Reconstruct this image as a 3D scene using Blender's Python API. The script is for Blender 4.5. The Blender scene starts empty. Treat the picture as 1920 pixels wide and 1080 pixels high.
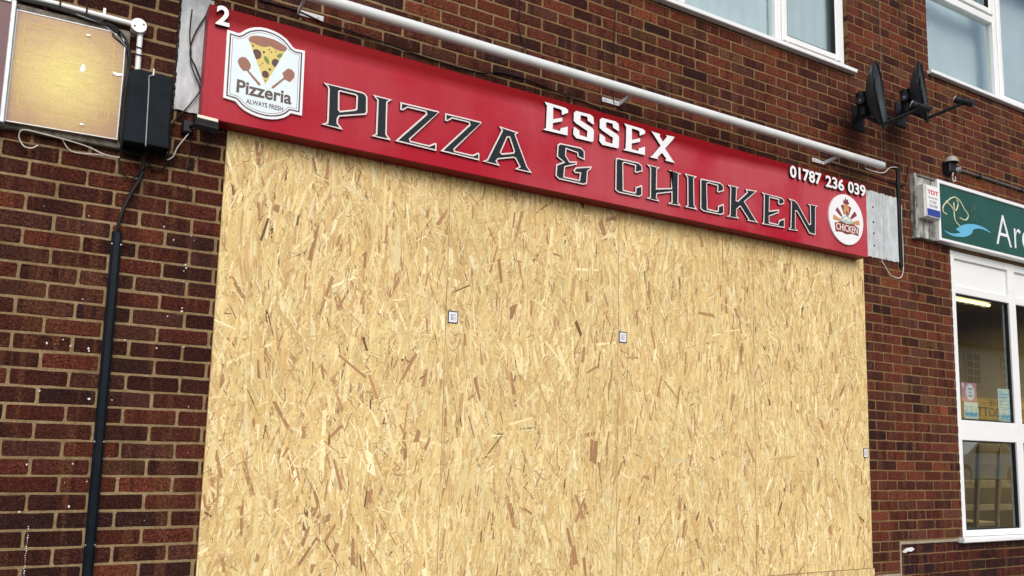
import bpy, bmesh, math, random
import numpy as np
from mathutils import Vector, Matrix
from mathutils.geometry import tessellate_polygon

random.seed(7); rng = np.random.default_rng(11)
S = bpy.context.scene
COL = S.collection
R = math.radians

# ------------------------------------------------------------------ camera
CAM = (0.119, -4.024, 1.55)
cam_d = bpy.data.cameras.new('camera'); cam = bpy.data.objects.new('camera', cam_d)
COL.objects.link(cam); S.camera = cam
cam_d.sensor_width = 36.0; cam_d.lens = 1540.0 / 1920 * 36.0
cam_d.shift_y = 109.1 / 1920
cam_d.clip_end = 500
def cam_axes(yaw, pitch, roll):
    f = Vector((math.sin(yaw)*math.cos(pitch), math.cos(yaw)*math.cos(pitch), math.sin(pitch)))
    r = Vector((math.cos(yaw), -math.sin(yaw), 0)); u = r.cross(f)
    return r*math.cos(roll)+u*math.sin(roll), u*math.cos(roll)-r*math.sin(roll), f
cr, cu, cf = cam_axes(0.521, 0.128, 0.024)
m3 = Matrix((cr, cu, -cf)).transposed()
cam.matrix_world = Matrix.Translation(CAM) @ m3.to_4x4()

# ------------------------------------------------------------------ sky, sun, exposure
SUN_EL, SUN_AZ = 38.0, -14.0        # azimuth: degrees from straight in front of the wall, towards +X
w = bpy.data.worlds.new('World'); S.world = w; w.use_nodes = True
nt = w.node_tree; bg = nt.nodes['Background']
sky = nt.nodes.new('ShaderNodeTexSky'); sky.sky_type = 'NISHITA'; sky.sun_disc = False
sky.sun_elevation = R(SUN_EL); sky.sun_rotation = R(180.0 - SUN_AZ)
sky.air_density = 1.0; sky.dust_density = 3.0; sky.ozone_density = 1.0
nt.links.new(sky.outputs[0], bg.inputs[0]); bg.inputs[1].default_value = 0.15
sl = bpy.data.lights.new('sun', 'SUN'); sl.energy = 1.3; sl.angle = R(45); sl.color = (1.0, 0.99, 0.97)
so = bpy.data.objects.new('sun', sl); COL.objects.link(so); so.location = (3, -8, 10)
sd = Vector((math.sin(R(SUN_AZ))*math.cos(R(SUN_EL)), -math.cos(R(SUN_AZ))*math.cos(R(SUN_EL)), math.sin(R(SUN_EL))))
so.rotation_euler = (-sd).to_track_quat('-Z', 'Y').to_euler()
S.view_settings.view_transform = 'Standard'; S.view_settings.look = 'None'
S.view_settings.gamma = 1.0; S.view_settings.use_curve_mapping = False
S.view_settings.exposure = 0.14

# ------------------------------------------------------------------ materials
def new_mat(name):
    m = bpy.data.materials.new(name); m.use_nodes = True
    return m, m.node_tree.nodes, m.node_tree.links, m.node_tree.nodes['Principled BSDF']
def N(ns, t, **kw):
    n = ns.new(t)
    for k, v in kw.items(): setattr(n, k, v)
    return n
def pos(ns, ln, sc=(1, 1, 1), obj=False):
    if obj: g = N(ns, 'ShaderNodeTexCoord'); o = g.outputs['Object']
    else: g = N(ns, 'ShaderNodeNewGeometry'); o = g.outputs['Position']
    mp = N(ns, 'ShaderNodeMapping'); mp.inputs['Scale'].default_value = sc
    ln.new(o, mp.inputs['Vector']); return mp.outputs[0]
def noise(ns, ln, vec, scale, detail=3, rough=.55):
    n = N(ns, 'ShaderNodeTexNoise'); n.inputs['Scale'].default_value = scale
    n.inputs['Detail'].default_value = detail; n.inputs['Roughness'].default_value = rough
    ln.new(vec, n.inputs['Vector']); return n.outputs['Fac']
def ramp(ns, ln, fac, stops):
    r = N(ns, 'ShaderNodeValToRGB'); e = r.color_ramp.elements
    while len(e) < len(stops): e.new(.5)
    for i, (p, c) in enumerate(stops):
        e[i].position = p; e[i].color = (*c, 1) if len(c) == 3 else c
    ln.new(fac, r.inputs[0]); return r.outputs[0]
def mix(ns, ln, fac, a, b, mode='MIX'):
    n = N(ns, 'ShaderNodeMix', data_type='RGBA', blend_type=mode)
    for sock, v in ((n.inputs[0], fac), (n.inputs[6], a), (n.inputs[7], b)):
        if isinstance(v, (int, float)): sock.default_value = v
        elif isinstance(v, tuple): sock.default_value = (*v, 1)
        else: ln.new(v, sock)
    return n.outputs[2]
def math_(ns, ln, op, a, b=None, clamp=False):
    n = N(ns, 'ShaderNodeMath', operation=op, use_clamp=clamp)
    for s, v in ((n.inputs[0], a), (n.inputs[1], b)):
        if v is None: continue
        if isinstance(v, (int, float)): s.default_value = v
        else: ln.new(v, s)
    return n.outputs[0]
def bump(ns, ln, b, h, strength, dist):
    n = N(ns, 'ShaderNodeBump'); n.inputs['Strength'].default_value = strength
    n.inputs['Distance'].default_value = dist
    ln.new(h, n.inputs['Height']); ln.new(n.outputs[0], b.inputs['Normal'])
def plain(name, col, rough=.5, metal=0, var=.12, vscale=9, bmp=.0, dirt=None, spec=.5):
    m, ns, ln, b = new_mat(name)
    v = pos(ns, ln)
    f = noise(ns, ln, v, vscale, 5, .62)
    lo = tuple(c*(1-var) for c in col); hi = tuple(min(1, c*(1+var)) for c in col)
    c = ramp(ns, ln, f, [(.3, lo), (.7, hi)])
    if dirt:
        f2 = noise(ns, ln, pos(ns, ln, (1, 1, .35)), vscale*2.3, 6, .7)
        k = ramp(ns, ln, f2, [(dirt[1], (0, 0, 0)), (min(1, dirt[1]+.2), (1, 1, 1))])
        k2 = math_(ns, ln, 'MULTIPLY', k, dirt[2])
        c = mix(ns, ln, k2, c, dirt[0])
    ln.new(c, b.inputs['Base Color'])
    b.inputs['Roughness'].default_value = rough; b.inputs['Metallic'].default_value = metal
    b.inputs['Specular IOR Level'].default_value = spec
    if bmp: bump(ns, ln, b, noise(ns, ln, v, vscale*12, 4), bmp, .004)
    return m

# bricks: 'tone' is each brick's own fired colour
m, ns, ln, b = new_mat('brick'); M_BRICK = m
at = N(ns, 'ShaderNodeAttribute', attribute_name='tone')
v = pos(ns, ln)
fine = noise(ns, ln, v, 210, 4, .7); midn = noise(ns, ln, v, 75, 5, .7)
band = ramp(ns, ln, noise(ns, ln, pos(ns, ln, (13, .5, 1.2)), 1.0, 2), [(.54, (0, 0, 0)), (.6, (1, 1, 1))])
c = mix(ns, ln, math_(ns, ln, 'MULTIPLY', band, .6), at.outputs['Color'], (.20, .085, .045))
dk = ramp(ns, ln, noise(ns, ln, pos(ns, ln, (10, .5, 1.7)), 1.3, 2), [(.55, (0, 0, 0)), (.63, (1, 1, 1))])
c = mix(ns, ln, math_(ns, ln, 'MULTIPLY', dk, .5), c, (.034, .017, .017))
c = mix(ns, ln, 1.0, c, ramp(ns, ln, midn, [(.32, (.38, .34, .34)), (.68, (1.5, 1.45, 1.4))]), 'MULTIPLY')
c = mix(ns, ln, 1.0, c, ramp(ns, ln, fine, [(.38, (.25, .24, .24)), (.64, (1.6, 1.55, 1.5))]), 'MULTIPLY')
sand = ramp(ns, ln, noise(ns, ln, v, 150, 3, .8), [(.6, (0, 0, 0)), (.7, (1, 1, 1))])
c = mix(ns, ln, math_(ns, ln, 'MULTIPLY', sand, .22), c, (.27, .165, .085))
ln.new(c, b.inputs['Base Color']); b.inputs['Roughness'].default_value = .85
b.inputs['Specular IOR Level'].default_value = .10
hh = math_(ns, ln, 'ADD', fine, math_(ns, ln, 'MULTIPLY', noise(ns, ln, pos(ns, ln, (.7, 1, 1.6)), 60, 4, .7), 1.3))
bump(ns, ln, b, hh, 1.0, .013)

m, ns, ln, b = new_mat('mortar'); M_MORTAR = m
v = pos(ns, ln)
c = ramp(ns, ln, noise(ns, ln, v, 5, 5, .7), [(.3, (.165, .113, .058)), (.5, (.265, .19, .102)), (.72, (.33, .25, .145))])
c = mix(ns, ln, 1.0, c, ramp(ns, ln, noise(ns, ln, v, 120, 4, .7), [(.3, (.62, .6, .58)), (.7, (1.3, 1.3, 1.3))]), 'MULTIPLY')
# upper storey and right-hand end were pointed with a browner mortar
sx = N(ns, 'ShaderNodeSeparateXYZ'); ln.new(v, sx.inputs[0])
mr = N(ns, 'ShaderNodeMapRange'); mr.inputs[1].default_value = .8; mr.inputs[2].default_value = 3.0; ln.new(sx.outputs['X'], mr.inputs[0])
c = mix(ns, ln, mr.outputs[0], c, mix(ns, ln, 1.0, c, (.74, .64, .56), 'MULTIPLY'))
ln.new(c, b.inputs['Base Color']); b.inputs['Roughness'].default_value = .95
b.inputs['Specular IOR Level'].default_value = .10
bump(ns, ln, b, noise(ns, ln, v, 160, 4, .7), .8, .004)

# oriented strand board flakes: 'tone' per flake, 'st' = metres along / across the flake
m, ns, ln, b = new_mat('wood_strand'); M_STRAND = m
at = N(ns, 'ShaderNodeAttribute', attribute_name='tone'); st = N(ns, 'ShaderNodeAttribute', attribute_name='st')
mp = N(ns, 'ShaderNodeMapping'); mp.inputs['Scale'].default_value = (14, 420, 1); ln.new(st.outputs['Vector'], mp.inputs[0])
g = noise(ns, ln, mp.outputs[0], 1.0, 3, .6)
c = mix(ns, ln, 1.0, at.outputs['Color'], ramp(ns, ln, g, [(.25, (.86, .83, .78)), (.5, (1, 1, 1)), (.8, (1.06, 1.07, 1.1))]), 'MULTIPLY')
big = noise(ns, ln, pos(ns, ln), 1.7, 3, .6)
c = mix(ns, ln, 1.0, c, ramp(ns, ln, big, [(.3, (.92, .89, .84)), (.7, (1.05, 1.05, 1.05))]), 'MULTIPLY')
ln.new(c, b.inputs['Base Color']); b.inputs['Roughness'].default_value = .62; b.inputs['Specular IOR Level'].default_value = .25
bump(ns, ln, b, g, .35, .002)
M_OSB = plain('board_core', (.52, .37, .18), .8, var=.3, vscale=60, bmp=.3)

# red fascia: pink sky sheen painted in; deeper red top strip; rain runs
m, ns, ln, b = new_mat('red_fascia'); M_RED = m
v = pos(ns, ln)
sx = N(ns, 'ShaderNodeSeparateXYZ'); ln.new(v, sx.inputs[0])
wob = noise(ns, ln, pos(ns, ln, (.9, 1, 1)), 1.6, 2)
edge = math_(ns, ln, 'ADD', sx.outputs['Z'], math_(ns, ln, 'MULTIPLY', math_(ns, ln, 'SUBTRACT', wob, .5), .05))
topband = N(ns, 'ShaderNodeMapRange'); topband.inputs[1].default_value = 3.515; topband.inputs[2].default_value = 3.575
ln.new(edge, topband.inputs[0])
sheenX = N(ns, 'ShaderNodeMapRange'); sheenX.inputs[1].default_value = 1.2; sheenX.inputs[2].default_value = 3.2; ln.new(sx.outputs['X'], sheenX.inputs[0])  # painted sky sheen grows towards the right end
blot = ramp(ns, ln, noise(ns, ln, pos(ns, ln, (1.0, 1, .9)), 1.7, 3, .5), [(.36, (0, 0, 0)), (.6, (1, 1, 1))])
amt = math_(ns, ln, 'MULTIPLY', blot, math_(ns, ln, 'MULTIPLY_ADD', sheenX.outputs[0], .7), clamp=True)
paled = mix(ns, ln, amt, (.385, .010, .026), (.45, .066, .085))  # pinker share stands in for the sky's reflection
c = mix(ns, ln, topband.outputs[0], paled, (.215, .0012, .004))
run = noise(ns, ln, pos(ns, ln, (46, 1, 1.0)), 1.0, 4, .7)
c = mix(ns, ln, 1.0, c, ramp(ns, ln, run, [(.3, (.94, .9, .9)), (.5, (1, 1, 1)), (.75, (1.03, 1.06, 1.06))]), 'MULTIPLY')
stk = ramp(ns, ln, noise(ns, ln, pos(ns, ln, (27, 1, 1.5)), 1.0, 5, .75), [(.60, (0, 0, 0)), (.66, (1, 1, 1))])
rightend = N(ns, 'ShaderNodeMapRange'); rightend.inputs[1].default_value = 2.9; rightend.inputs[2].default_value = 4.2; ln.new(sx.outputs['X'], rightend.inputs[0])
c = mix(ns, ln, math_(ns, ln, 'MULTIPLY', math_(ns, ln, 'MULTIPLY', stk, rightend.outputs[0]), .55), c, (.12, .014, .022))
ln.new(c, b.inputs['Base Color']); b.inputs['Roughness'].default_value = .45; b.inputs['Specular IOR Level'].default_value = .10
M_REDSIDE = plain('red_return', (.17, .003, .007), .4, var=.1, spec=.15)

M_WHITE = plain('white_paint', (.68, .71, .71), .45, var=.05, dirt=((.42, .40, .36), .6, .35))
M_UPVC = plain('white_upvc', (.80, .82, .82), .3, var=.03, vscale=4, dirt=((.5, .5, .46), .62, .3))
M_SIGNWHITE = plain('sign_white', (.80, .80, .82), .35, var=.04)
M_LETBORD = plain('letter_border', (.74, .66, .65), .4, var=.06)
M_LETBLK = plain('letter_charcoal', (.014, .021, .025), .6, var=.25, vscale=70, bmp=.3, spec=.18)
M_RETURN = plain('dark_return', (.045, .018, .022), .5, var=.15, spec=.2)
M_BLACK = plain('black_plastic', (.009, .011, .013), .5, var=.3, vscale=25, bmp=.1, spec=.25)
M_CABLE = plain('cable_black', (.007, .008, .009), .5, var=.2, spec=.25)
M_COVER = plain('cover_charcoal', (.014, .019, .024), .6, var=.2, vscale=14, bmp=.15, dirt=((.016, .022, .027), .6, .4), spec=.04)
M_DUCT = plain('duct_black', (.005, .009, .014), .35, var=.3, vscale=20, spec=.12)
M_DISH = plain('dish_grey', (.050, .064, .075), .5, var=.2, spec=.3)
M_METAL = plain('galvanised', (.45, .46, .47), .45, metal=.8, var=.15, vscale=30)
M_GREYCORD = plain('cord_grey', (.32, .32, .32), .6, var=.1)
M_WCABLE = plain('cable_white', (.55, .52, .48), .6, var=.15, vscale=30)
M_BLUE = plain('pale_blue_print', (.68, .79, .83), .35, var=.03)
M_NAVY = plain('navy_print', (.03, .045, .07), .4, var=.1)
M_CRUST = plain('crust_print', (.28, .105, .06), .4, var=.06)
M_CHEESE = plain('cheese_print', (.66, .52, .13), .4, var=.06, vscale=40)
M_PEP = plain('pepperoni_print', (.065, .012, .014), .4, var=.1)
M_LEAF = plain('basil_print', (.10, .23, .04), .4, var=.1)
M_BROWN = plain('brown_print', (.072, .040, .032), .4, var=.08)
M_TILE = plain('roof_tile', (.05, .035, .03), .85, var=.4, vscale=6)
M_CREAM = plain('cream_render', (.80, .74, .56), .9, var=.1, vscale=2)
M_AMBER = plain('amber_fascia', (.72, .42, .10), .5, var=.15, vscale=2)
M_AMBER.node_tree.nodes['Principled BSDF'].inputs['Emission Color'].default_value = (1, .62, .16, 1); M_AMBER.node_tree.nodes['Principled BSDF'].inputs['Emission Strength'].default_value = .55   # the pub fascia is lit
M_TDTBLUE = plain('blue_print', (.02, .045, .28), .4, var=.08)
M_TDTRED = plain('red_print', (.55, .02, .03), .4, var=.05)
M_TEXT = plain('grey_print', (.16, .16, .17), .5, var=.1)
M_GREEN = plain('green_sign', (.016, .075, .055), .2, var=.12, vscale=3, spec=.2)
M_LINE = plain('cream_line', (.66, .66, .46), .5, var=.08)
M_WAVE = plain('sky_blue_print', (.12, .43, .65), .4, var=.06)
M_PINK = plain('pink_paper', (.62, .25, .30), .7, var=.06)
M_PAPER = plain('paper', (.66, .72, .68), .8, var=.06)
M_WOOD = plain('chair_wood', (.30, .22, .115), .5, var=.2, vscale=14)
M_ASPHALT = plain('asphalt', (.05, .05, .052), .95, var=.3, vscale=30, bmp=.3)
M_SLAB = plain('paving', (.22, .21, .19), .9, var=.2, vscale=5, bmp=.2)
M_KERB = plain('kerb_concrete', (.25, .24, .22), .9, var=.2, vscale=12, bmp=.2)
M_CURT = plain('net_curtain', (.72, .77, .80), .9, var=.06, vscale=3)
M_ROOM = plain('room_wall', (.26, .20, .115), .9, var=.2, vscale=1.5)
M_CEIL = plain('room_ceiling', (.20, .145, .075), .9, var=.2, vscale=1.5)
M_FLOOR = plain('room_floor', (.16, .12, .07), .6, var=.2)
M_CARP = plain('car_paint', (.66, .76, .80), .25, var=.04)
M_TYRE = plain('tyre', (.02, .02, .02), .8, var=.1)
M_DARKGL = plain('dark_glass', (.02, .03, .035), .08, var=.1)
M_TIMBER = plain('weathered_timber', (.16, .145, .12), .9, var=.5, vscale=18, bmp=.6, dirt=((.03, .03, .028), .5, .7))
M_ALU = plain('silver_trim', (.50, .53, .55), .4, metal=.3, var=.15, vscale=20, dirt=((.2, .19, .17), .6, .4))
M_MAROON = plain('maroon_print', (.105, .022, .034), .4, var=.15, vscale=6)
M_CEMENT = plain('cement', (.30, .26, .19), .95, var=.25, vscale=14, bmp=.5)
M_SPECK = plain('white_speck', (.68, .68, .68), .8, var=.1)

# flaking white paint over cement
m, ns, ln, b = new_mat('flaking_white_paint'); M_FLAKE = m
v = pos(ns, ln)
f = noise(ns, ln, v, 60, 6, .75)
f2 = noise(ns, ln, pos(ns, ln, (1, 1, .3)), 22, 4, .7)
c = ramp(ns, ln, f2, [(.3, (.34, .37, .39)), (.55, (.52, .56, .59)), (.75, (.66, .69, .71))])
k = ramp(ns, ln, f, [(.6, (0, 0, 0)), (.7, (1, 1, 1))])
c = mix(ns, ln, math_(ns, ln, 'MULTIPLY', k, .6), c, (.17, .155, .13))
ln.new(c, b.inputs['Base Color']); b.inputs['Roughness'].default_value = .8
bump(ns, ln, b, f, .6, .005)
M_GRUBBY = plain('grubby_white_timber', (.46, .47, .45), .7, var=.2, vscale=9, bmp=.3, dirt=((.05, .045, .04), .40, .9))

# printed orange/yellow sunburst panel (a print: pale yellow middle, tan edges)
m, ns, ln, b = new_mat('sunburst_print'); M_BURST = m
v = pos(ns, ln)
sx = N(ns, 'ShaderNodeVectorMath', operation='DISTANCE'); ln.new(v, sx.inputs[0]); sx.inputs[1].default_value = (.105, -.06, 3.14)
wv = math_(ns, ln, 'ADD', sx.outputs['Value'], math_(ns, ln, 'MULTIPLY', math_(ns, ln, 'SUBTRACT', noise(ns, ln, v, 9, 5, .7), .5), .1))
c = ramp(ns, ln, math_(ns, ln, 'MULTIPLY', wv, 2.6), [(.0, (.70, .60, .16)), (.3, (.60, .47, .15)), (.6, (.43, .28, .11)), (.9, (.29, .14, .085))])
c = mix(ns, ln, 1.0, c, ramp(ns, ln, noise(ns, ln, v, 330, 3, .8), [(.38, (.72, .7, .66)), (.62, (1.28, 1.28, 1.3))]), 'MULTIPLY')
c = mix(ns, ln, 1.0, c, ramp(ns, ln, noise(ns, ln, pos(ns, ln, (.2, 1, 1)), 60, 4, .7), [(.3, (.9, .88, .86)), (.7, (1.08, 1.08, 1.08))]), 'MULTIPLY')
ln.new(c, b.inputs['Base Color']); b.inputs['Roughness'].default_value = .35
M_YLINE = plain('yellow_line', (.60, .42, .09), .5, var=.1)

# window glass: clear pane, mirror share by Fresnel
def glass(name, tint, ior):
    m = bpy.data.materials.new(name); m.use_nodes = True; ns = m.node_tree.nodes; ln = m.node_tree.links
    ns.remove(ns['Principled BSDF']); out = ns['Material Output']
    t = N(ns, 'ShaderNodeBsdfTransparent'); t.inputs[0].default_value = (*tint, 1)
    g = N(ns, 'ShaderNodeBsdfGlossy'); g.inputs['Roughness'].default_value = .0; g.inputs[0].default_value = (.95, .97, .98, 1)
    f = N(ns, 'ShaderNodeFresnel')
    geo = N(ns, 'ShaderNodeNewGeometry'); mr = N(ns, 'ShaderNodeMapRange'); mr.inputs[3].default_value = ior; mr.inputs[4].default_value = 1/ior
    ln.new(geo.outputs['Backfacing'], mr.inputs[0]); ln.new(mr.outputs[0], f.inputs[0])
    x = N(ns, 'ShaderNodeMixShader'); ln.new(f.outputs[0], x.inputs[0]); ln.new(t.outputs[0], x.inputs[1]); ln.new(g.outputs[0], x.inputs[2])
    bp = N(ns, 'ShaderNodeBump'); bp.inputs['Strength'].default_value = .02; bp.inputs['Distance'].default_value = .01
    ln.new(noise(ns, ln, pos(ns, ln), 2.0, 1), bp.inputs['Height']); ln.new(bp.outputs[0], g.inputs['Normal']); 
    ln.new(x.outputs[0], out.inputs[0]); return m
M_GLASS = glass('window_glass', (.88, .92, .91), 1.9)

def emit(name, col, s):
    m, ns, ln, b = new_mat(name); b.inputs['Emission Color'].default_value = (*col, 1)
    b.inputs['Emission Strength'].default_value = s; b.inputs['Base Color'].default_value = (*col, 1); return m
M_TUBE = emit('lit_tube', (1.0, .82, .42), 3.0)

# ------------------------------------------------------------------ mesh helpers
class MB:
    def __init__(s): s.v = []; s.f = []; s.sm = []
    def add(s, vs, fs, smooth=False):
        o = len(s.v); s.v += [tuple(p) for p in vs]; s.f += [tuple(i+o for i in f) for f in fs]; s.sm += [smooth]*len(fs); return s
    def box(s, x0, x1, y0, y1, z0, z1):
        return s.add([(x0,y0,z0),(x1,y0,z0),(x1,y1,z0),(x0,y1,z0),(x0,y0,z1),(x1,y0,z1),(x1,y1,z1),(x0,y1,z1)],
                     [(0,3,2,1),(4,5,6,7),(0,1,5,4),(1,2,6,5),(2,3,7,6),(3,0,4,7)])
    def bbox(s, x0, x1, y0, y1, z0, z1, c=.004):
        # box with chamfered front (y0) edges
        vs = [(x0,y1,z0),(x1,y1,z0),(x1,y1,z1),(x0,y1,z1),(x0,y0+c,z0),(x1,y0+c,z0),(x1,y0+c,z1),(x0,y0+c,z1),
              (x0+c,y0,z0+c),(x1-c,y0,z0+c),(x1-c,y0,z1-c),(x0+c,y0,z1-c)]
        fs = [(0,3,2,1),(8,9,10,11)]
        for i in range(4):
            j = (i+1) % 4; fs += [(i,j,4+j,4+i),(4+i,4+j,8+j,8+i)]
        return s.add(vs, fs)
    def tube(s, pts, r, n=8, smooth=True, caps=True):
        pts = [Vector(p) for p in pts]; vs = []; fs = []
        up = Vector((0, 0, 1))
        for i, p in enumerate(pts):
            d = (pts[min(i+1, len(pts)-1)]-pts[max(i-1, 0)]).normalized()
            a = d.cross(up)
            if a.length < .1: a = d.cross(Vector((1, 0, 0)))
            a.normalize(); bb = d.cross(a); up = -bb if False else up
            rr = r[i] if isinstance(r, (list, tuple)) else r
            for k in range(n):
                t = 2*math.pi*k/n; vs.append(p+a*math.cos(t)*rr+bb*math.sin(t)*rr)
        for i in range(len(pts)-1):
            for k in range(n):
                k2 = (k+1) % n; fs.append((i*n+k, i*n+k2, (i+1)*n+k2, (i+1)*n+k))
        s.add(vs, fs, smooth)
        if caps: s.add(vs[:n], [tuple(range(n))[::-1]]); s.add(vs[-n:], [tuple(range(n))])
        return s
    def prism(s, loops, y0, y1, back=False):
        # loops in (x,z): first outer, others holes; front face at y0, goes back to y1
        polys = [[Vector((p[0], p[1], 0)) for p in l] for l in loops]
        tris = tessellate_polygon(polys)
        flat = [p for l in loops for p in l]; n = len(flat)
        vs = [(p[0], y0, p[1]) for p in flat]+[(p[0], y1, p[1]) for p in flat]
        fs = []
        for a, b_, c_ in tris:
            ax, az = flat[a]; bx, bz = flat[b_]; cx, cz = flat[c_]
            if (bx-ax)*(cz-az)-(bz-az)*(cx-ax) < 0: b_, c_ = c_, b_
            fs.append((a, b_, c_))
            if back: fs.append((a+n, c_+n, b_+n))
        o = 0
        for li, l in enumerate(loops):
            ar = sum(l[i][0]*l[(i+1) % len(l)][1]-l[(i+1) % len(l)][0]*l[i][1] for i in range(len(l)))
            for i in range(len(l)):
                j = (i+1) % len(l); q = (o+i, o+i+n, o+j+n, o+j)
                if (ar > 0) == (li == 0): q = q[::-1]
                fs.append(q[::-1])
            o += len(l)
        return s.add(vs, fs)
    def build(s, name, mat, parent=None, origin=None):
        me = bpy.data.meshes.new(name)
        o3 = Vector(origin) if origin else Vector((0, 0, 0))
        me.from_pydata([tuple(Vector(v)-o3) for v in s.v], [], s.f); me.update()
        if any(s.sm): me.polygons.foreach_set('use_smooth', s.sm)
        me.materials.append(mat)
        o = bpy.data.objects.new(name, me); COL.objects.link(o); o.location = o3
        if parent:
            o.parent = parent; o.location = o3 - PW(parent)
        return o
def PW(p):
    l = Vector(p.location)
    return l + PW(p.parent) if p.parent else l
def tag(o, label=None, cat=None, group=None, kind=None):
    for k, v_ in (('label', label), ('category', cat), ('group', group), ('kind', kind)):
        if v_: o[k] = v_
    return o
def thing(name, loc, label, cat, group=None):
    o = bpy.data.objects.new(name, None); COL.objects.link(o); o.location = loc; o.empty_display_size = .1
    return tag(o, label, cat, group)
def smooth(pts, k=6):
    P = [Vector(p) for p in pts]; out = []
    for i in range(len(P)-1):
        a = P[max(i-1, 0)]; b_ = P[i]; c_ = P[i+1]; d = P[min(i+2, len(P)-1)]
        for j in range(k):
            t = j/k
            out.append(.5*((2*b_)+(c_-a)*t+(2*a-5*b_+4*c_-d)*t*t+(3*b_-a-3*c_+d)*t**3))
    return out+[P[-1]]
def xz(pts, y): return [(p[0], y, p[1]) for p in pts]
def offset(loop, d):
    # move a closed loop inwards by d (outwards if negative), mitred
    n = len(loop); ar = sum(loop[i][0]*loop[(i+1) % n][1]-loop[(i+1) % n][0]*loop[i][1] for i in range(n))
    sg = 1 if ar > 0 else -1; out = []
    for i in range(n):
        p, q, r_ = Vector(loop[i-1]), Vector(loop[i]), Vector(loop[(i+1) % n])
        e1 = (q-p).normalized(); e2 = (r_-q).normalized()
        n1 = Vector((-e1.y, e1.x))*sg; n2 = Vector((-e2.y, e2.x))*sg
        bis = n1+n2
        if bis.length < .2: bis = n1
        bis.normalize(); k = d/max(.42, bis.dot(n1)); out.append(tuple(q+bis*k))
    return out
def text(name, body, size_h, x, z, y, mat, parent, width=None, thick=.002, bold=0.0, align='LEFT', mirror=False):
    cu_ = bpy.data.curves.new(name, 'FONT'); cu_.body = body; cu_.size = 1.0; cu_.offset = bold; cu_.resolution_u = 4
    t = bpy.data.objects.new(name, cu_); COL.objects.link(t)
    dg = bpy.context.evaluated_depsgraph_get(); me = bpy.data.meshes.new_from_object(t.evaluated_get(dg))
    bpy.data.objects.remove(t); bpy.data.curves.remove(cu_)
    bm = bmesh.new(); bm.from_mesh(me)
    xs = [q.co.x for q in bm.verts]; ys = [q.co.y for q in bm.verts]
    x0, x1, y0, y1 = min(xs), max(xs), min(ys), max(ys)
    sz = size_h/(y1-y0); sxx = width/(x1-x0) if width else sz
    g_ = bmesh.ops.extrude_face_region(bm, geom=bm.faces[:])
    for q in [e for e in g_['geom'] if isinstance(e, bmesh.types.BMVert)]: q.co.z = 1
    for q in bm.verts:
        px = (q.co.x-x0)*sxx; pz = (q.co.y-y0)*sz
        if align == 'CENTER': px -= (x1-x0)*sxx/2
        q.co = Vector(((-px if mirror else px), (0 if mirror else -thick)*q.co.z + (thick*q.co.z if mirror else 0), pz))
    bmesh.ops.recalc_face_normals(bm, faces=bm.faces)
    for fc in bm.faces: fc.smooth = False
    bm.to_mesh(me); bm.free(); me.materials.clear(); me.materials.append(mat)
    o = bpy.data.objects.new(name, me); COL.objects.link(o); o.location = (x, y, z)
    if parent: o.parent = parent; o.location = Vector((x, y, z))-PW(parent)
    return o
def dark_sides(o):
    # letter returns: every face that looks sideways gets the dark return colour
    me = o.data; me.materials.append(M_RETURN)
    for p_ in me.polygons:
        if abs(p_.normal.y) < .5: p_.material_index = 1
    return o
def disc(cx, cz, rx, rz, n=28): return [(cx+rx*math.cos(2*math.pi*i/n), cz+rz*math.sin(2*math.pi*i/n)) for i in range(n)]

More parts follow.
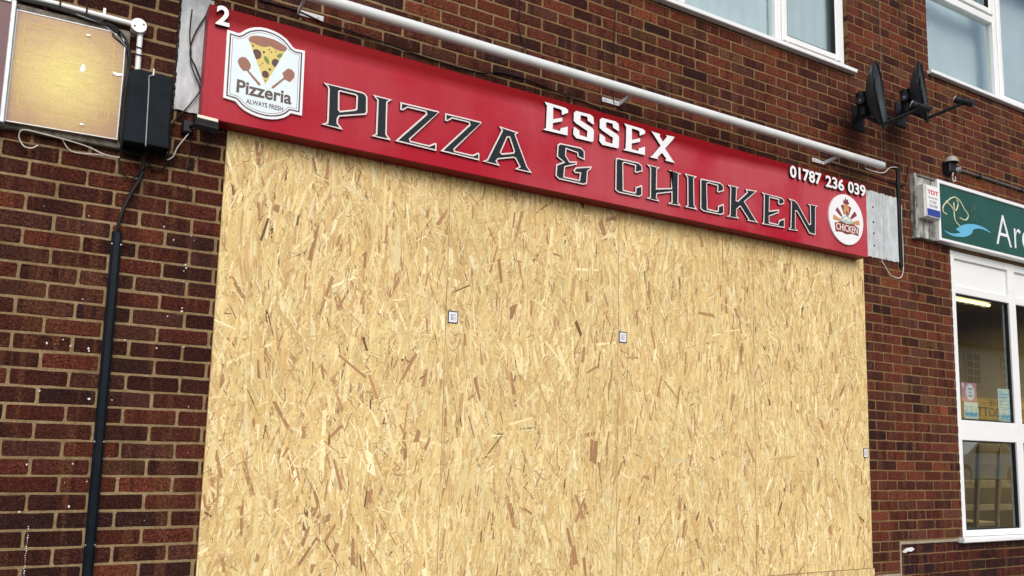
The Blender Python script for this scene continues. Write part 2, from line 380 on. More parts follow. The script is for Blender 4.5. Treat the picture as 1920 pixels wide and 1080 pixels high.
# traced outlines, metres in the plane of the signs (x, z)
D = {
  'P': [[(1.2227,3.367),(1.423,3.3677),(1.4437,3.3636),(1.4568,3.3481),(1.4608,3.2651),(1.4529,3.2509),(1.3158,3.2086),(1.309,3.1946),(1.3094,3.1729),(1.3361,3.1443),(1.2254,3.1483),(1.2504,3.163),(1.2531,3.1781),(1.2498,3.3392),(1.2437,3.3523)],[(1.3114,3.3407),(1.3917,3.3414),(1.3978,3.3373),(1.3981,3.2725),(1.393,3.2657),(1.3178,3.2402),(1.3125,3.2448),(1.3087,3.3374)]],
  'I': [[(1.4848,3.3674),(1.5928,3.3663),(1.5669,3.3448),(1.5702,3.1723),(1.596,3.1442),(1.4879,3.1449),(1.5108,3.1611),(1.5097,3.3442)]],
  'Z': [[(1.8984,3.3644),(2.1189,3.3657),(2.1231,3.3598),(1.9625,3.1728),(1.9652,3.1657),(2.0714,3.1641),(2.1051,3.1847),(2.115,3.1822),(2.1149,3.1414),(1.8785,3.1462),(2.0461,3.334),(2.0424,3.3436),(1.942,3.3431),(1.9142,3.3219),(1.8991,3.322)]],
  'Z0': [(1.6383,3.366)],
  'A': [[(2.2321,3.3661),(2.3613,3.3577),(2.3424,3.3394),(2.4238,3.1691),(2.4564,3.1357),(2.3437,3.1369),(2.3707,3.1585),(2.3421,3.1992),(2.3342,3.2014),(2.2352,3.1728),(2.2255,3.1593),(2.2465,3.136),(2.1361,3.1411),(2.1629,3.158),(2.2505,3.3461)],[(2.2899,3.3115),(2.3012,3.314),(2.3321,3.2414),(2.3282,3.2327),(2.2569,3.2118),(2.2507,3.2165)]],
  'E1': [[(2.5297,3.5813),(2.6761,3.5781),(2.6952,3.5689),(2.6943,3.5521),(2.6518,3.5284),(2.65,3.5554),(2.6386,3.561),(2.5899,3.5631),(2.5902,3.4884),(2.6552,3.5127),(2.6538,3.4904),(2.5895,3.4648),(2.5884,3.4281),(2.6412,3.4274),(2.644,3.4444),(2.6939,3.4666),(2.6937,3.4117),(2.5231,3.4092),(2.5424,3.4232),(2.5467,3.5609)]],
  'S': [[(2.7525,3.578),(2.8562,3.5789),(2.8794,3.5675),(2.8832,3.5234),(2.8734,3.5223),(2.8372,3.5353),(2.8336,3.5596),(2.785,3.5595),(2.7842,3.5259),(2.8705,3.4981),(2.8838,3.4843),(2.8814,3.4195),(2.8717,3.4101),(2.7553,3.4087),(2.7339,3.4288),(2.7364,3.4707),(2.7446,3.4742),(2.7769,3.4604),(2.7805,3.4336),(2.8323,3.4311),(2.8362,3.4709),(2.7538,3.4995),(2.7357,3.512),(2.7367,3.5621)]],
  'S0': [(2.7525,3.578),(2.9422,3.5764),(2.5297,3.5813),(3.1115,3.5782)],
  'X': [[(3.3261,3.5783),(3.3984,3.5756),(3.3947,3.56),(3.4203,3.5302),(3.4532,3.5699),(3.4473,3.5805),(3.5184,3.583),(3.5049,3.5634),(3.4385,3.4899),(3.4973,3.4284),(3.5195,3.4093),(3.4385,3.4105),(3.4495,3.4245),(3.413,3.4552),(3.3768,3.4184),(3.384,3.407),(3.3158,3.4059),(3.3372,3.4248),(3.4021,3.4999),(3.3477,3.5585)]],
  '&': [[(2.6426,3.3558),(2.7946,3.3593),(2.8207,3.3399),(2.8215,3.2888),(2.8118,3.2885),(2.77,3.2964),(2.7664,3.3203),(2.6901,3.3279),(2.6877,3.2876),(2.7135,3.2575),(2.764,3.2678),(2.7656,3.2489),(2.6828,3.216),(2.6776,3.1582),(2.7818,3.1582),(2.7875,3.1986),(2.7525,3.1945),(2.7397,3.2056),(2.757,3.2308),(2.8738,3.2596),(2.8663,3.2388),(2.8451,3.2208),(2.8397,3.1456),(2.8174,3.1343),(2.6407,3.135),(2.6157,3.1516),(2.6193,3.2195),(2.6666,3.2453),(2.6226,3.2687),(2.6255,3.3397)]],
  'C': [[(3.0617,3.3517),(3.2253,3.3552),(3.2546,3.3419),(3.2607,3.3048),(3.2111,3.2841),(3.1978,3.2877),(3.201,3.3288),(3.1187,3.3312),(3.1085,3.3221),(3.1126,3.1581),(3.1916,3.1561),(3.2032,3.162),(3.2041,3.1916),(3.2564,3.2156),(3.2584,3.1484),(3.2323,3.1351),(3.0778,3.133),(3.0495,3.1451),(3.051,3.3411)]],
  'C0': [(3.0617,3.3517),(3.7495,3.3532)],
  'H': [[(3.294,3.357),(3.4004,3.3565),(3.3763,3.3396),(3.3735,3.2159),(3.4916,3.2402),(3.4948,3.3459),(3.4672,3.3551),(3.5752,3.3518),(3.5534,3.3377),(3.5498,3.1556),(3.5745,3.1355),(3.467,3.1314),(3.4945,3.1507),(3.4934,3.2113),(3.3766,3.1789),(3.3736,3.1534),(3.3976,3.1336),(3.2907,3.1361),(3.319,3.1507),(3.3196,3.338)]],
  'I0': [(3.6015,3.3569),(1.4848,3.3674)],
  'K': [[(3.9805,3.3545),(4.0856,3.3551),(4.0648,3.3384),(4.0602,3.2605),(4.0704,3.2582),(4.1576,3.3337),(4.1455,3.3543),(4.256,3.3606),(4.1377,3.2628),(4.2378,3.1543),(4.2656,3.1381),(4.161,3.1364),(4.1681,3.1479),(4.0951,3.2214),(4.064,3.1971),(4.062,3.1533),(4.0842,3.1366),(3.9675,3.1324),(3.9979,3.1502),(4.0051,3.3376)]],
  'E2': [[(4.2984,3.3579),(4.4936,3.3561),(4.519,3.342),(4.5183,3.3151),(4.4775,3.3),(4.4579,3.3045),(4.4608,3.3343),(4.3767,3.3352),(4.3709,3.2419),(4.4679,3.2659),(4.4628,3.2406),(4.37,3.1997),(4.369,3.1586),(4.4521,3.1595),(4.4637,3.1889),(4.5193,3.2113),(4.5174,3.142),(4.2938,3.1349),(4.3118,3.1508),(4.3209,3.3436)]],
  'N': [[(4.5604,3.3627),(4.6239,3.3606),(4.6536,3.3442),(4.7675,3.2118),(4.7815,3.2168),(4.7812,3.3459),(4.7569,3.3569),(4.8657,3.3622),(4.8416,3.3443),(4.8331,3.1407),(4.7691,3.1416),(4.6464,3.2825),(4.6329,3.2823),(4.6278,3.1596),(4.6551,3.1425),(4.5542,3.1372),(4.577,3.1595),(4.5882,3.3435)]],
  'pl': [[(0.7489,3.511),(0.7994,3.5073),(0.8125,3.5137),(0.827,3.5295),(0.8479,3.5462),(0.874,3.5592),(0.9031,3.5677),(0.9328,3.57),(0.9681,3.5668),(0.999,3.5579),(1.0278,3.5435),(1.0495,3.5236),(1.0621,3.5098),(1.0763,3.504),(1.1228,3.5076),(1.1264,3.1707),(1.0715,3.1712),(1.0592,3.1561),(1.039,3.1397),(1.0096,3.1261),(0.9802,3.1182),(0.9508,3.1151),(0.9163,3.1165),(0.8819,3.123),(0.8522,3.1336),(0.8297,3.1478),(0.816,3.161),(0.807,3.1681),(0.7523,3.1728)]],
  'crust': [[(0.8487,3.4951),(0.86,3.5089),(0.8864,3.5191),(0.9257,3.5235),(0.9708,3.5219),(1.0068,3.5116),(1.0278,3.5002),(1.0325,3.4896),(1.024,3.4786),(1.004,3.4731),(0.9786,3.4757),(0.9531,3.4836),(0.9288,3.4736),(0.8991,3.4722),(0.8693,3.4781),(0.8519,3.4827)]],
  'cheese': [[(0.8518,3.4838),(0.8692,3.4792),(0.8991,3.4733),(0.9287,3.4747),(0.953,3.4847),(0.9786,3.4768),(1.004,3.4742),(1.0264,3.4809),(0.9404,3.2847)]],
  'pep': [[(0.8912,3.426),(0.913,3.432)],[(0.9839,3.4049),(1.0027,3.41)],[(0.9382,3.3354),(0.9544,3.3396)]],
  'leaf': [[(0.9267,3.4267),(0.9392,3.4248),(0.95,3.4118),(0.9529,3.3886),(0.9385,3.3954),(0.9278,3.4084)],[(0.9857,3.4428),(0.9973,3.4584),(1.0138,3.4629),(1.0107,3.447),(0.9962,3.435)]],
  'dots': [[(0.9241,3.4446),(0.93,3.4462)],[(0.9578,3.3655),(0.9637,3.367)],[(0.8712,3.4633),(0.876,3.4647)],[(0.9391,3.3045),(0.9426,3.3053)],[(0.9216,3.3882),(0.9246,3.3874)],[(0.911,3.3758),(0.9139,3.3766)],[(0.9492,3.4649),(0.9527,3.4658)],[(0.9599,3.4545),(0.9633,3.4554)],[(0.9804,3.4639),(0.9833,3.4647)]],
  'peel': [[(0.8062,3.365),(0.8099,3.3817),(0.8236,3.3933),(0.8404,3.3963),(0.8557,3.3836),(0.8676,3.3658),(0.8668,3.3472),(0.8588,3.3346),(0.9183,3.2817),(0.9165,3.2723),(0.9091,3.2726),(0.8503,3.3308),(0.8352,3.3257),(0.8173,3.3419)],[(1.0443,3.3942),(1.0648,3.3916),(1.0786,3.3763),(1.0772,3.3545),(1.0584,3.3265),(1.0377,3.3319),(1.0301,3.3332),(0.9807,3.2748),(0.9719,3.2716),(0.9714,3.2809),(1.0232,3.3378),(1.0257,3.3465),(1.0182,3.3632)]],
  'dog': [[(6.539,3.5992),(6.4948,3.6085),(6.4866,3.6396),(6.5071,3.6758),(6.5388,3.7),(6.5866,3.7366),(6.6494,3.7648),(6.7102,3.7586),(6.7541,3.7284),(6.7897,3.687),(6.834,3.6565),(6.8428,3.6294),(6.8138,3.598),(6.7666,3.5902),(6.7211,3.5997)],[(6.5322,3.7129),(6.5977,3.6822),(6.6402,3.6426),(6.6444,3.5963),(6.6639,3.5526),(6.7156,3.5281)],[(6.6459,3.7189),(6.6455,3.6717),(6.6684,3.6521),(6.6973,3.6901),(6.7048,3.7292),(6.6864,3.7497)]],
  'wave': [[(6.4843,3.4604),(6.5652,3.4453),(6.641,3.4497),(6.7189,3.4722),(6.6621,3.4886),(6.7391,3.5347),(6.8027,3.5563),(6.882,3.5711),(6.9775,3.577),(7.0731,3.5692),(7.1712,3.5383),(7.0554,3.551),(6.9749,3.5459),(6.9065,3.5236),(6.892,3.4994),(6.8503,3.4691),(6.7784,3.4439),(6.7005,3.4309),(6.609,3.4271),(6.5348,3.4387)]],
}

# ================================================================== the setting: ground
def struct(o): return tag(o, kind='structure')
struct(MB().box(-60, 120, -60, 0.3, -.3, -.16).build('ground', M_ASPHALT))
struct(MB().box(-60, 120, -2.6, .0, -.155, 0.0).build('pavement', M_SLAB))
struct(MB().box(-60, 120, -2.75, -2.604, -.155, -.004).build('kerb', M_KERB))
struct(MB().box(-60, 120, -8.4, -2.76, -.155, -.12).build('road', M_ASPHALT))
mb = MB(); mb.add([(-60,-60,.85),(120,-60,.85),(120,-10.4,.85),(-60,-10.4,.85),(120,-8.45,-.14),(-60,-8.45,-.14)],[(0,1,2,3),(3,2,4,5)])
struct(mb.build('raised_forecourt', M_ASPHALT))

# ================================================================== brick building
ZO = 2.716
BLD = thing('brick_building', (2.7, 0, 0), 'weathered red-brown brick wall with sandy mortar behind all the signs', 'building')
X0, X1, ZT = -1.7, 10.6, 6.75
OPEN = [(.86, 5.45, -1, 3.35), (2.35, 5.43, 4.612, 5.87), (6.47, 9.4, 4.862, 6.40), (6.66, 11, .93, 3.34), (5.862, 11, -1, .925)]
# mortar bed with the openings left out
xs = sorted({X0, X1, *[a for o in OPEN for a in o[:2] if X0 < a < X1]}); zs = sorted({0, ZT, *[a for o in OPEN for a in o[2:] if 0 < a < ZT]})
mb = MB()
for i in range(len(xs)-1):
    for j in range(len(zs)-1):
        cx, cz = (xs[i]+xs[i+1])/2, (zs[j]+zs[j+1])/2
        if any(o[0] < cx < o[1] and o[2] < cz < o[3] for o in OPEN): continue
        mb.box(xs[i], xs[i+1], .0035, .24, zs[j], zs[j+1])
mb.build('mortar_bed', M_MORTAR, BLD)

PAL = [((.100,.033,.023), 6), ((.074,.026,.020), 5), ((.130,.038,.025), 5), ((.165,.048,.028), 2.2), ((.215,.064,.033), .7), ((.050,.022,.020), 1.3), ((.130,.062,.034), 1.2), ((.112,.046,.034), 3)]
def tone(x):
    # bricks get redder towards the right of the building
    wts = [p[1]*(1+.30*max(0, x-1.5)*(1 if i in (2, 3, 4) else 0)) for i, p in enumerate(PAL)]
    c = random.choices([p[0] for p in PAL], wts)[0]; k = random.uniform(.80, 1.28)*1.08*(1.0+.045*min(max(0, x-1), 5))
    return tuple(v*k for v in c)
def brick_geo(l, h, rn, dpt=.1):
    # worn outline, chamfered arris; front at y=0, centred
    e = lambda a=.0016: rn.uniform(-a, a)
    o = []
    hl, hh = l/2, h/2; nx = 3 if l > .15 else 1
    cut = .003
    for i in range(nx+1):
        t = -hl+l*i/nx; t = min(max(t, -hl+cut), hl-cut); o.append((t+e(.001), -hh+e()))
    for t in (-.3, .35): o.append((hl+e(), h*t))
    for i in range(nx+1):
        t = hl-l*i/nx; t = min(max(t, -hl+cut), hl-cut); o.append((t+e(.001), hh+e()))
    for t in (.3, -.35): o.append((-hl+e(), h*t))
    n = len(o); fy = rn.uniform(-.0012, .0012)
    ins = [(x*(1-.0065/l), z*(1-.0065/h)) for x, z in o]
    vs = [(x, fy+rn.uniform(-.0005, .0005), z) for x, z in ins]+[(x, .0028, z) for x, z in o]+[(x, dpt, z) for x, z in o]
    fs = [tuple(range(n))]
    for i in range(n):
        j = (i+1) % n; fs += [(i, n+i, n+j, j), (n+i, 2*n+i, 2*n+j, n+j)]
    return vs, fs
def add_tone(me, cols):
    a = me.attributes.new('tone', 'FLOAT_COLOR', 'POINT'); a.data.foreach_set('color', np.asarray(cols, dtype=np.float32).ravel())
JT = .0118
rows = []
for v_ in range(-56, 38):
    zc = ZO-.075*v_
    if zc-.0375 < 0 or zc+.0375 > ZT: continue
    off = 0 if v_ % 2 == 0 else .5
    for k in range(-9, 50):
        a, b_ = .225*(k+off)+JT/2, .225*(k+off+1)-JT/2
        a, b_ = max(a, X0), min(b_, X1); segs = [(a, b_)] if b_-a > .02 else []
        for o in OPEN:
            if o[2] < zc < o[3]:
                ns_ = []
                for s0, s1 in segs:
                    if s1 <= o[0] or s0 >= o[1]: ns_.append((s0, s1)); continue
                    if s0 < o[0]-.012: ns_.append((s0, o[0]))
                    if s1 > o[1]+.012: ns_.append((o[1], s1))
                segs = ns_
        for s in segs: rows.append((s[0], s[1], zc))
# areas nobody sees the bricks of (behind the fascias, panels and boards)
HID = [(.72, 5.40, 3.02, 3.57), (-1.7, .30, 2.91, 3.38), (.80, 5.50, 0, 3.1), (.36, .52, 2.9, 3.18), (6.32, 10.6, 3.38, 3.78)]
def view_px(x, z):
    d = Vector((x, 0, z))-Vector(CAM); wv_ = d.dot(cf)
    return 960+1540*d.dot(cr)/wv_, 649-1540*d.dot(cu)/wv_
scored = []
for (a, b_, zc) in rows:
    cx = (a+b_)/2
    hid = any(h[0] < a and b_ < h[1] and h[2] < zc-.03 and zc+.03 < h[3] for h in HID)
    u0, v0 = view_px(a, zc-.03); u1, v1 = view_px(b_, zc+.03)
    inside = u1 > 0 and u0 < 1920 and max(v0, v1) > 0 and min(v0, v1) < 1080
    dd = (Vector((cx, 0, zc))-Vector(CAM)); ap = (b_-a)*.065*abs(dd.y)/dd.length**3
    scored.append((ap if inside and not hid else 0, a, b_, zc))
scored.sort(key=lambda t: -t[0])
lib = {}
def lib_mesh(l, cls, idx):
    key = (round(l, 3), cls, idx)
    if key not in lib:
        rn = random.Random(hash(key) & 0xffff); vs, fs = brick_geo(l, .0636, rn)
        me = bpy.data.meshes.new('brick'); me.from_pydata(vs, [], fs); me.update(); me.materials.append(M_BRICK)
        add_tone(me, [(*tone(cls), 1)]*len(vs)); lib[key] = me
    return lib[key]
for ap, a, b_, zc in scored[:300]:
    me = lib_mesh(b_-a, 0 if a < 1.2 else 3, random.randrange(48))
    o = bpy.data.objects.new('brick', me); COL.objects.link(o); o.parent = BLD
    o.location = Vector(((a+b_)/2+random.uniform(-.001, .001), random.uniform(-.0012, .0012), zc+random.uniform(-.001, .001)))-BLD.location
mb = MB(); tn = []
for ap, a, b_, zc in scored[300:]:
    rn = random.Random(int(a*1000)*7+int(zc*1000)); vs, fs = brick_geo(b_-a, .0636, rn)
    cx = (a+b_)/2; mb.add([(x+cx, y, z_+zc) for x, y, z_ in vs], fs); t = tone(cx); tn += [(*t, 1)]*len(vs)
o = mb.build('brick_courses', M_BRICK, BLD); add_tone(o.data, tn); tag(o, kind='stuff')
# back of the building so that no light leaks through the windows
MB().box(X0, X1, 5.0, 5.1, 0, ZT).build('rear_wall', M_ROOM, BLD)
MB().box(X0, X1, .24, 5.1, ZT, ZT+.12).build('roof_slab', M_CEMENT, BLD)
MB().box(X0, X1, .26, 5.0, 3.45, 3.60).build('storey_floor', M_CEIL, BLD)
MB().box(X0, X1, .26, 5.0, .0, .10).build('shop_floor', M_FLOOR, BLD)
for x in (X0, 5.95, X1-.1): MB().box(x, x+.1, .25, 5.0, .1, ZT).build('side_wall', M_ROOM, BLD)
# cement plinth and mortar edge round the older patch under the window
MB().box(5.56, 5.846, -.006, .02, 0, .715).build('plinth', M_CEMENT, BLD)
mb = MB(); mb.box(5.846, 5.862, -.003, .03, 0, .945); mb.box(5.862, 6.64, -.004, .03, .926, .946); mb.build('mortar_fillet', M_CEMENT, BLD)
# filled fixing holes and paint spatter on the left pier
mb = MB()
spk = [(.245,2.545,.004),(.555,2.545,.005),(.60,2.49,.005),(.675,2.52,.004),(.69,2.50,.003),(.66,2.38,.007),(.665,2.365,.006),(.655,2.35,.004),(.13,1.965,.007),(.22,1.96,.006),(.29,1.955,.008),(.293,1.945,.006),(.19,1.985,.005),(.43,2.005,.005),(.565,1.98,.006),(.68,1.995,.006),(.12,1.76,.006),(.31,1.735,.009),(.40,1.735,.005),(.72,1.72,.004),(.10,1.45,.006),(.27,1.455,.006),(.33,1.38,.004),(.38,1.31,.006),(.09,1.255,.007),(.27,1.275,.008),(.66,2.16,.008),(.66,2.175,.005),(.37,2.59,.004),(.655,2.30,.003),(.07,2.56,.003),(.25,2.17,.004),(.60,2.13,.005)]
spk += [(.128+random.uniform(-.002, .002), z_, random.choice((.002, .003, .0045))) for z_ in np.arange(.96, 1.2, .009)]
spk += [(random.uniform(.0, .78), random.uniform(1.0, 2.8), random.uniform(.001, .003)) for _ in range(22)]
spk += [(random.uniform(5.55, 6.6), random.uniform(1.0, 3.0), random.uniform(.001, .003)) for _ in range(14)]
for (x, z_, r_) in spk:
    n = 7; pts = [(x+r_*math.cos(t)*random.uniform(.7, 1.2), z_+r_*math.sin(t)*random.uniform(.7, 1.4)) for t in [2*math.pi*i/n for i in range(n)]]
    mb.prism([[(x+(p_[0]-x)*.62, z_+(p_[1]-z_)*.62) for p_ in pts]], -.0032, .004)
tag(mb.build('paint_spatter', M_SPECK, BLD), kind='stuff')

# ------------------------------------------------------------------ older brick riser under the shop window
RIS = thing('stall_riser', (6.8, 0, 0), 'low patch of darker uneven bricks under the shop window on the right', 'wall')
MB().box(5.864, 10.6, .012, .2, .0, .922).build('mortar_bed', M_MORTAR, RIS)
for r_ in range(12):
    zc = .922-.037-.0765*r_
    if zc < .04: break
    x = 5.868-(.1 if r_ % 2 else 0)
    while x < 10.5:
        l = random.uniform(.205, .222); a = max(x, 5.868); b_ = x+l
        if b_-a > .04:
            vs, fs = brick_geo(b_-a, .067, random); me = bpy.data.meshes.new('brick'); me.from_pydata(vs, [], fs); me.update(); me.materials.append(M_BRICK)
            c = random.choice([(.062,.024,.022), (.075,.026,.024), (.05,.024,.028), (.12,.034,.026), (.055,.03,.03)]); add_tone(me, [(*c, 1)]*len(vs))
            o = bpy.data.objects.new('brick', me); COL.objects.link(o); o.parent = RIS
            o.location = Vector(((a+b_)/2, .006+random.uniform(-.002, .002), zc+random.uniform(-.002, .002)))-RIS.location
            o.rotation_euler = (0, random.uniform(-.012, .012), 0)
        x = b_+.009
# dab of white paint on its first brick
mb = MB(); mb.prism([[(5.88,.868),(5.93,.895),(6.0,.9),(6.03,.885),(5.99,.868),(5.94,.872),(5.92,.86)]], .0005, .01); mb.build('paint_dab', M_SPECK, RIS)

# ------------------------------------------------------------------ upper windows (parts of the building)
def frame_rect(mb, x0, x1, z0, z1, w_, y0, y1, c=.006):
    mb.bbox(x0, x0+w_, y0, y1, z0, z1, c); mb.bbox(x1-w_, x1, y0, y1, z0, z1, c)
    mb.bbox(x0+w_, x1-w_, y0+.001, y1, z0, z0+w_, c); mb.bbox(x0+w_, x1-w_, y0+.001, y1, z1-w_, z1, c)
def window(x0, x1, z0, z1, mull, trans, y, sill, casements, sashw=.055):
    mb = MB(); frame_rect(mb, x0, x1, z0, z1, .055, y, y+.07)
    for a, b_ in mull: mb.bbox(a, b_, y+.002, y+.07, z0+.055, z1-.055)
    for a, b_, c_, d in trans: mb.bbox(a, b_, y+.003, y+.07, c_, d)
    wn = mb.build('window', M_UPVC, BLD)
    MB().box(x0+.02, x1-.02, y+.035, y+.039, z0+.02, z1-.02).build('pane', M_GLASS, wn)
    for (a, b_, c_, d) in casements:
        mb = MB(); frame_rect(mb, a, b_, c_, d, sashw, y-.012, y+.034, .008); mb.build('casement', M_UPVC, wn)
        mb = MB(); frame_rect(mb, a+sashw, b_-sashw, c_+sashw, d-sashw, .006, y-.004, y+.034, .001); mb.build('gasket', M_BLACK, wn)
    s0, s1, sz, sy = sill
    mb = MB(); mb.bbox(s0, s1, sy, y+.03, sz, sz+.032, .004); mb.build('sill', M_UPVC, wn)
    return wn
W1 = window(2.37, 5.425, 4.602, 5.86, [(3.70, 3.765), (4.655, 4.715)], [], .035, (2.3, 5.475, 4.567, -.045), [(4.716, 5.372, 4.655, 5.81), (2.42, 3.70, 4.655, 5.81)])
W2 = window(6.475, 9.35, 4.868, 6.38, [(7.605, 7.665), (8.75, 8.81)], [(6.53, 7.605, 5.665, 5.735)], .07, (6.45, 9.45, 4.832, -.04), [(7.666, 8.75, 4.92, 6.33), (6.53, 7.604, 5.736, 6.33)], .06)
def curtain(name, x0, x1, z0, z1, y, amp, wl, label, mat=None):
    mb = MB(); n = int((x1-x0)/.012); vs = []; fs = []
    for i in range(n+1):
        x = x0+(x1-x0)*i/n; yy = y+amp*math.sin(x*2*math.pi/wl+.7*math.sin(x*9))
        vs += [(x, yy, z0), (x, yy, z1)]
    for i in range(n): fs.append((2*i, 2*i+2, 2*i+3, 2*i+1))
    mb.add(vs, fs, True); o = mb.build(name, mat or M_CURT, None, ((x0+x1)/2, y, z0)); return tag(o, label, 'curtain')
curtain('net_curtain', 2.40, 5.425, 4.63, 5.85, .125, .005, .13, 'pale net curtain behind the upper window above the red sign')
curtain('net_curtain', 6.56, 9.3, 4.9, 6.36, .26, .004, .5, 'flat pale blind behind the upper window at top right')

# ------------------------------------------------------------------ neighbouring shop window (part of the building)
mb = MB(); y0, y1 = .015, .085
mb.bbox(6.662, 6.735, y0, y1, .955, 3.335)                                   # left stile
mb.bbox(7.535, 7.635, y0, y1, .955, 3.335); mb.bbox(8.50, 8.60, y0, y1, .955, 3.335)
for a, b_ in ((6.735, 7.535), (7.635, 8.50), (8.60, 9.5)):
    mb.bbox(a, b_, y0+.003, y1, 3.268, 3.335); mb.bbox(a, b_, y0+.003, y1, 2.968, 3.035)
    mb.bbox(a, b_, y0+.003, y1, 1.735, 1.902); mb.bbox(a, b_, y0+.003, y1, .955, 1.005)
SW = mb.build('shop_window', M_UPVC, BLD)
for a, b_ in ((6.737, 7.533), (7.637, 8.498), (8.602, 9.5)):
    MB().box(a, b_, .045, .049, 1.90, 2.97).build('pane', M_GLASS, SW); MB().box(a, b_, .045, .049, 1.0, 1.737).build('pane', M_GLASS, SW)
    MB().bbox(a, b_, .04, .06, 3.034, 3.27, .003).build('infill_panel', M_UPVC, SW)
    mb = MB(); frame_rect(mb, a+.001, b_-.001, 1.903, 2.967, .01, .03, .06, .002); frame_rect(mb, a+.001, b_-.001, 1.006, 1.734, .01, .03, .06, .002); mb.build('gasket', M_BLACK, SW)
mb = MB(); mb.bbox(6.60, 9.6, -.05, .08, .915, .952, .006); mb.build('sill', M_UPVC, SW)

# ================================================================== boarded-up shopfront
def osb_board(x0, x1, z0, z1, label, dens=1.0, y=-.018):
    t = thing('strand_board', ((x0+x1)/2, y, z0), label, 'board', 'boards nailed over the shopfront')
    MB().bbox(x0, x1, y+.0012, .0, z0, z1, .001).build('panel', M_OSB, t)
    A = (x1-x0)*(z1-z0)
    cl = [(int(1150*A*dens), .122, .38, .0175, .0, .0013, 'L'), (int(3400*A*dens), .068, .45, .0082, .0001, .0013, 'M'), (int(6500*A*dens), .030, .5, .0024, .0004, .0014, 'S'), (int(26*A), .085, .35, .0165, .0013, .00145, 'B'), (int(40*A), .05, .4, .006, .0013, .00145, 'B'), (int(34*A), .075, .35, .012, .0011, .00145, 'W')]
    V = []; T = []; ST = []; btone = random.uniform(.95, 1.01)
    def pal(k, n):
        base = np.array([[.72,.56,.28],[.77,.64,.35],[.67,.49,.235],[.83,.73,.46],[.60,.41,.21],[.42,.24,.13],[.17,.095,.05],[.88,.80,.57]])
        p = {'L': [.27,.23,.18,.13,.12,.045,.003,.015], 'M': [.25,.23,.16,.18,.12,.035,.010,.035], 'S': [.18,.18,.14,.20,.11,.07,.10,.05], 'B': [0,0,0,0,.25,.65,.10,0], 'W': [0,0,0,.6,0,0,0,.4]}[k]
        c = base[rng.choice(8, n, p=np.array(p)/sum(p))]; return c*rng.normal(1, .075, (n, 1)).clip(.8, 1.16)*np.array([1.0, .98, .885])*btone
    for n, L, ls, W, d0, d1, k in cl:
        ln_ = L*np.exp(rng.normal(0, ls, n)); wd = W*np.exp(rng.normal(0, .4, n))
        sd_ = {'L': .2, 'M': .30, 'S': .65, 'B': .26, 'W': .38}[k]
        cx = rng.uniform(x0-.01, x1+.01, n); cz = rng.uniform(z0-.01, z1+.01, n)
        fld = np.sin(cx*7.1+2*np.sin(cz*4.3+x0))*np.sin(cz*5.7+1.7*np.sin(cx*6.1))
        th = rng.normal(0, sd_, n)*(1+.9*np.clip(fld, -.6, 1))+.12*np.sin(cz*3.1+cx*5); odd = rng.random(n) < .10; th[odd] = rng.uniform(-1.57, 1.57, odd.sum())
        dp = rng.uniform(d0, d1, n)
        dx, dz = np.sin(th), np.cos(th); nx_, nz_ = dz, -dx
        tp = rng.uniform(.35, 1.0, (n, 2)); sk = rng.uniform(-.25, .25, (n, 2))*wd[:, None]*1.5
        q = np.zeros((n, 4, 3), np.float32); s4 = np.zeros((n, 4, 3), np.float32)
        for i, (sa, sb) in enumerate(((-1, -1), (-1, 1), (1, 1), (1, -1))):
            e = 0 if sa < 0 else 1
            al = sa*ln_/2+sk[:, e]*sb; ac = sb*wd/2*tp[:, e]
            q[:, i, 0] = np.clip(cx+dx*al+nx_*ac, x0, x1); q[:, i, 2] = np.clip(cz+dz*al+nz_*ac, z0, z1)
            q[:, i, 1] = y+.0012-dp-rng.uniform(0, .00025, n)
            s4[:, i, 0] = al; s4[:, i, 1] = ac; s4[:, i, 0] += cx*37; s4[:, i, 1] += cz*11
        V.append(q.reshape(-1, 3)); ST.append(s4.reshape(-1, 3)); T.append(np.repeat(np.hstack([pal(k, n), np.ones((n, 1))]), 4, 0))
    V = np.concatenate(V); ST = np.concatenate(ST).astype(np.float32); T = np.concatenate(T).astype(np.float32); nq = len(V)//4
    V -= np.array(t.location, np.float32)
    me = bpy.data.meshes.new('wood_strands'); me.vertices.add(len(V)); me.vertices.foreach_set('co', V.ravel())
    me.loops.add(nq*4); me.loops.foreach_set('vertex_index', np.arange(nq*4, dtype=np.int32))
    me.polygons.add(nq); me.polygons.foreach_set('loop_start', np.arange(0, nq*4, 4, dtype=np.int32)); me.polygons.foreach_set('loop_total', np.full(nq, 4, np.int32))
    me.update(); me.validate()
    a = me.attributes.new('tone', 'FLOAT_COLOR', 'POINT'); a.data.foreach_set('color', T.ravel())
    a = me.attributes.new('st', 'FLOAT_VECTOR', 'POINT'); a.data.foreach_set('vector', ST.ravel())
    me.materials.append(M_STRAND)
    o = bpy.data.objects.new('wood_strands', me); COL.objects.link(o); o.parent = t; tag(o, kind='stuff')
    return t
def sticker(t, x, z_, w_=.062, h=.068, y=-.0212):
    cut = .008
    lp = [(x-w_/2, z_-h/2), (x+w_/2-cut, z_-h/2), (x+w_/2, z_-h/2+cut), (x+w_/2, z_+h/2), (x-w_/2, z_+h/2)]
    s = MB().prism([lp], y, -.018).build('grade_sticker', M_NAVY, t)
    MB().prism([offset(lp, .006)], y-.0006, y).build('paper_face', M_SIGNWHITE, s)
    mb = MB()
    for i in range(5): mb.box(x-.014, x-.002, y-.0011, y-.0005, z_-.016+i*.007, z_-.0125+i*.007)
    for i in range(4): mb.box(x+.003, x+.006+.003*(i % 2), y-.0011, y-.0005, z_-.018+i*.010, z_-.012+i*.010)
    for i in range(3): mb.box(x+.014, x+.016, y-.0011, y-.0005, z_-.018+i*.014, z_-.010+i*.014)
    mb.build('print', M_TDTBLUE, s)
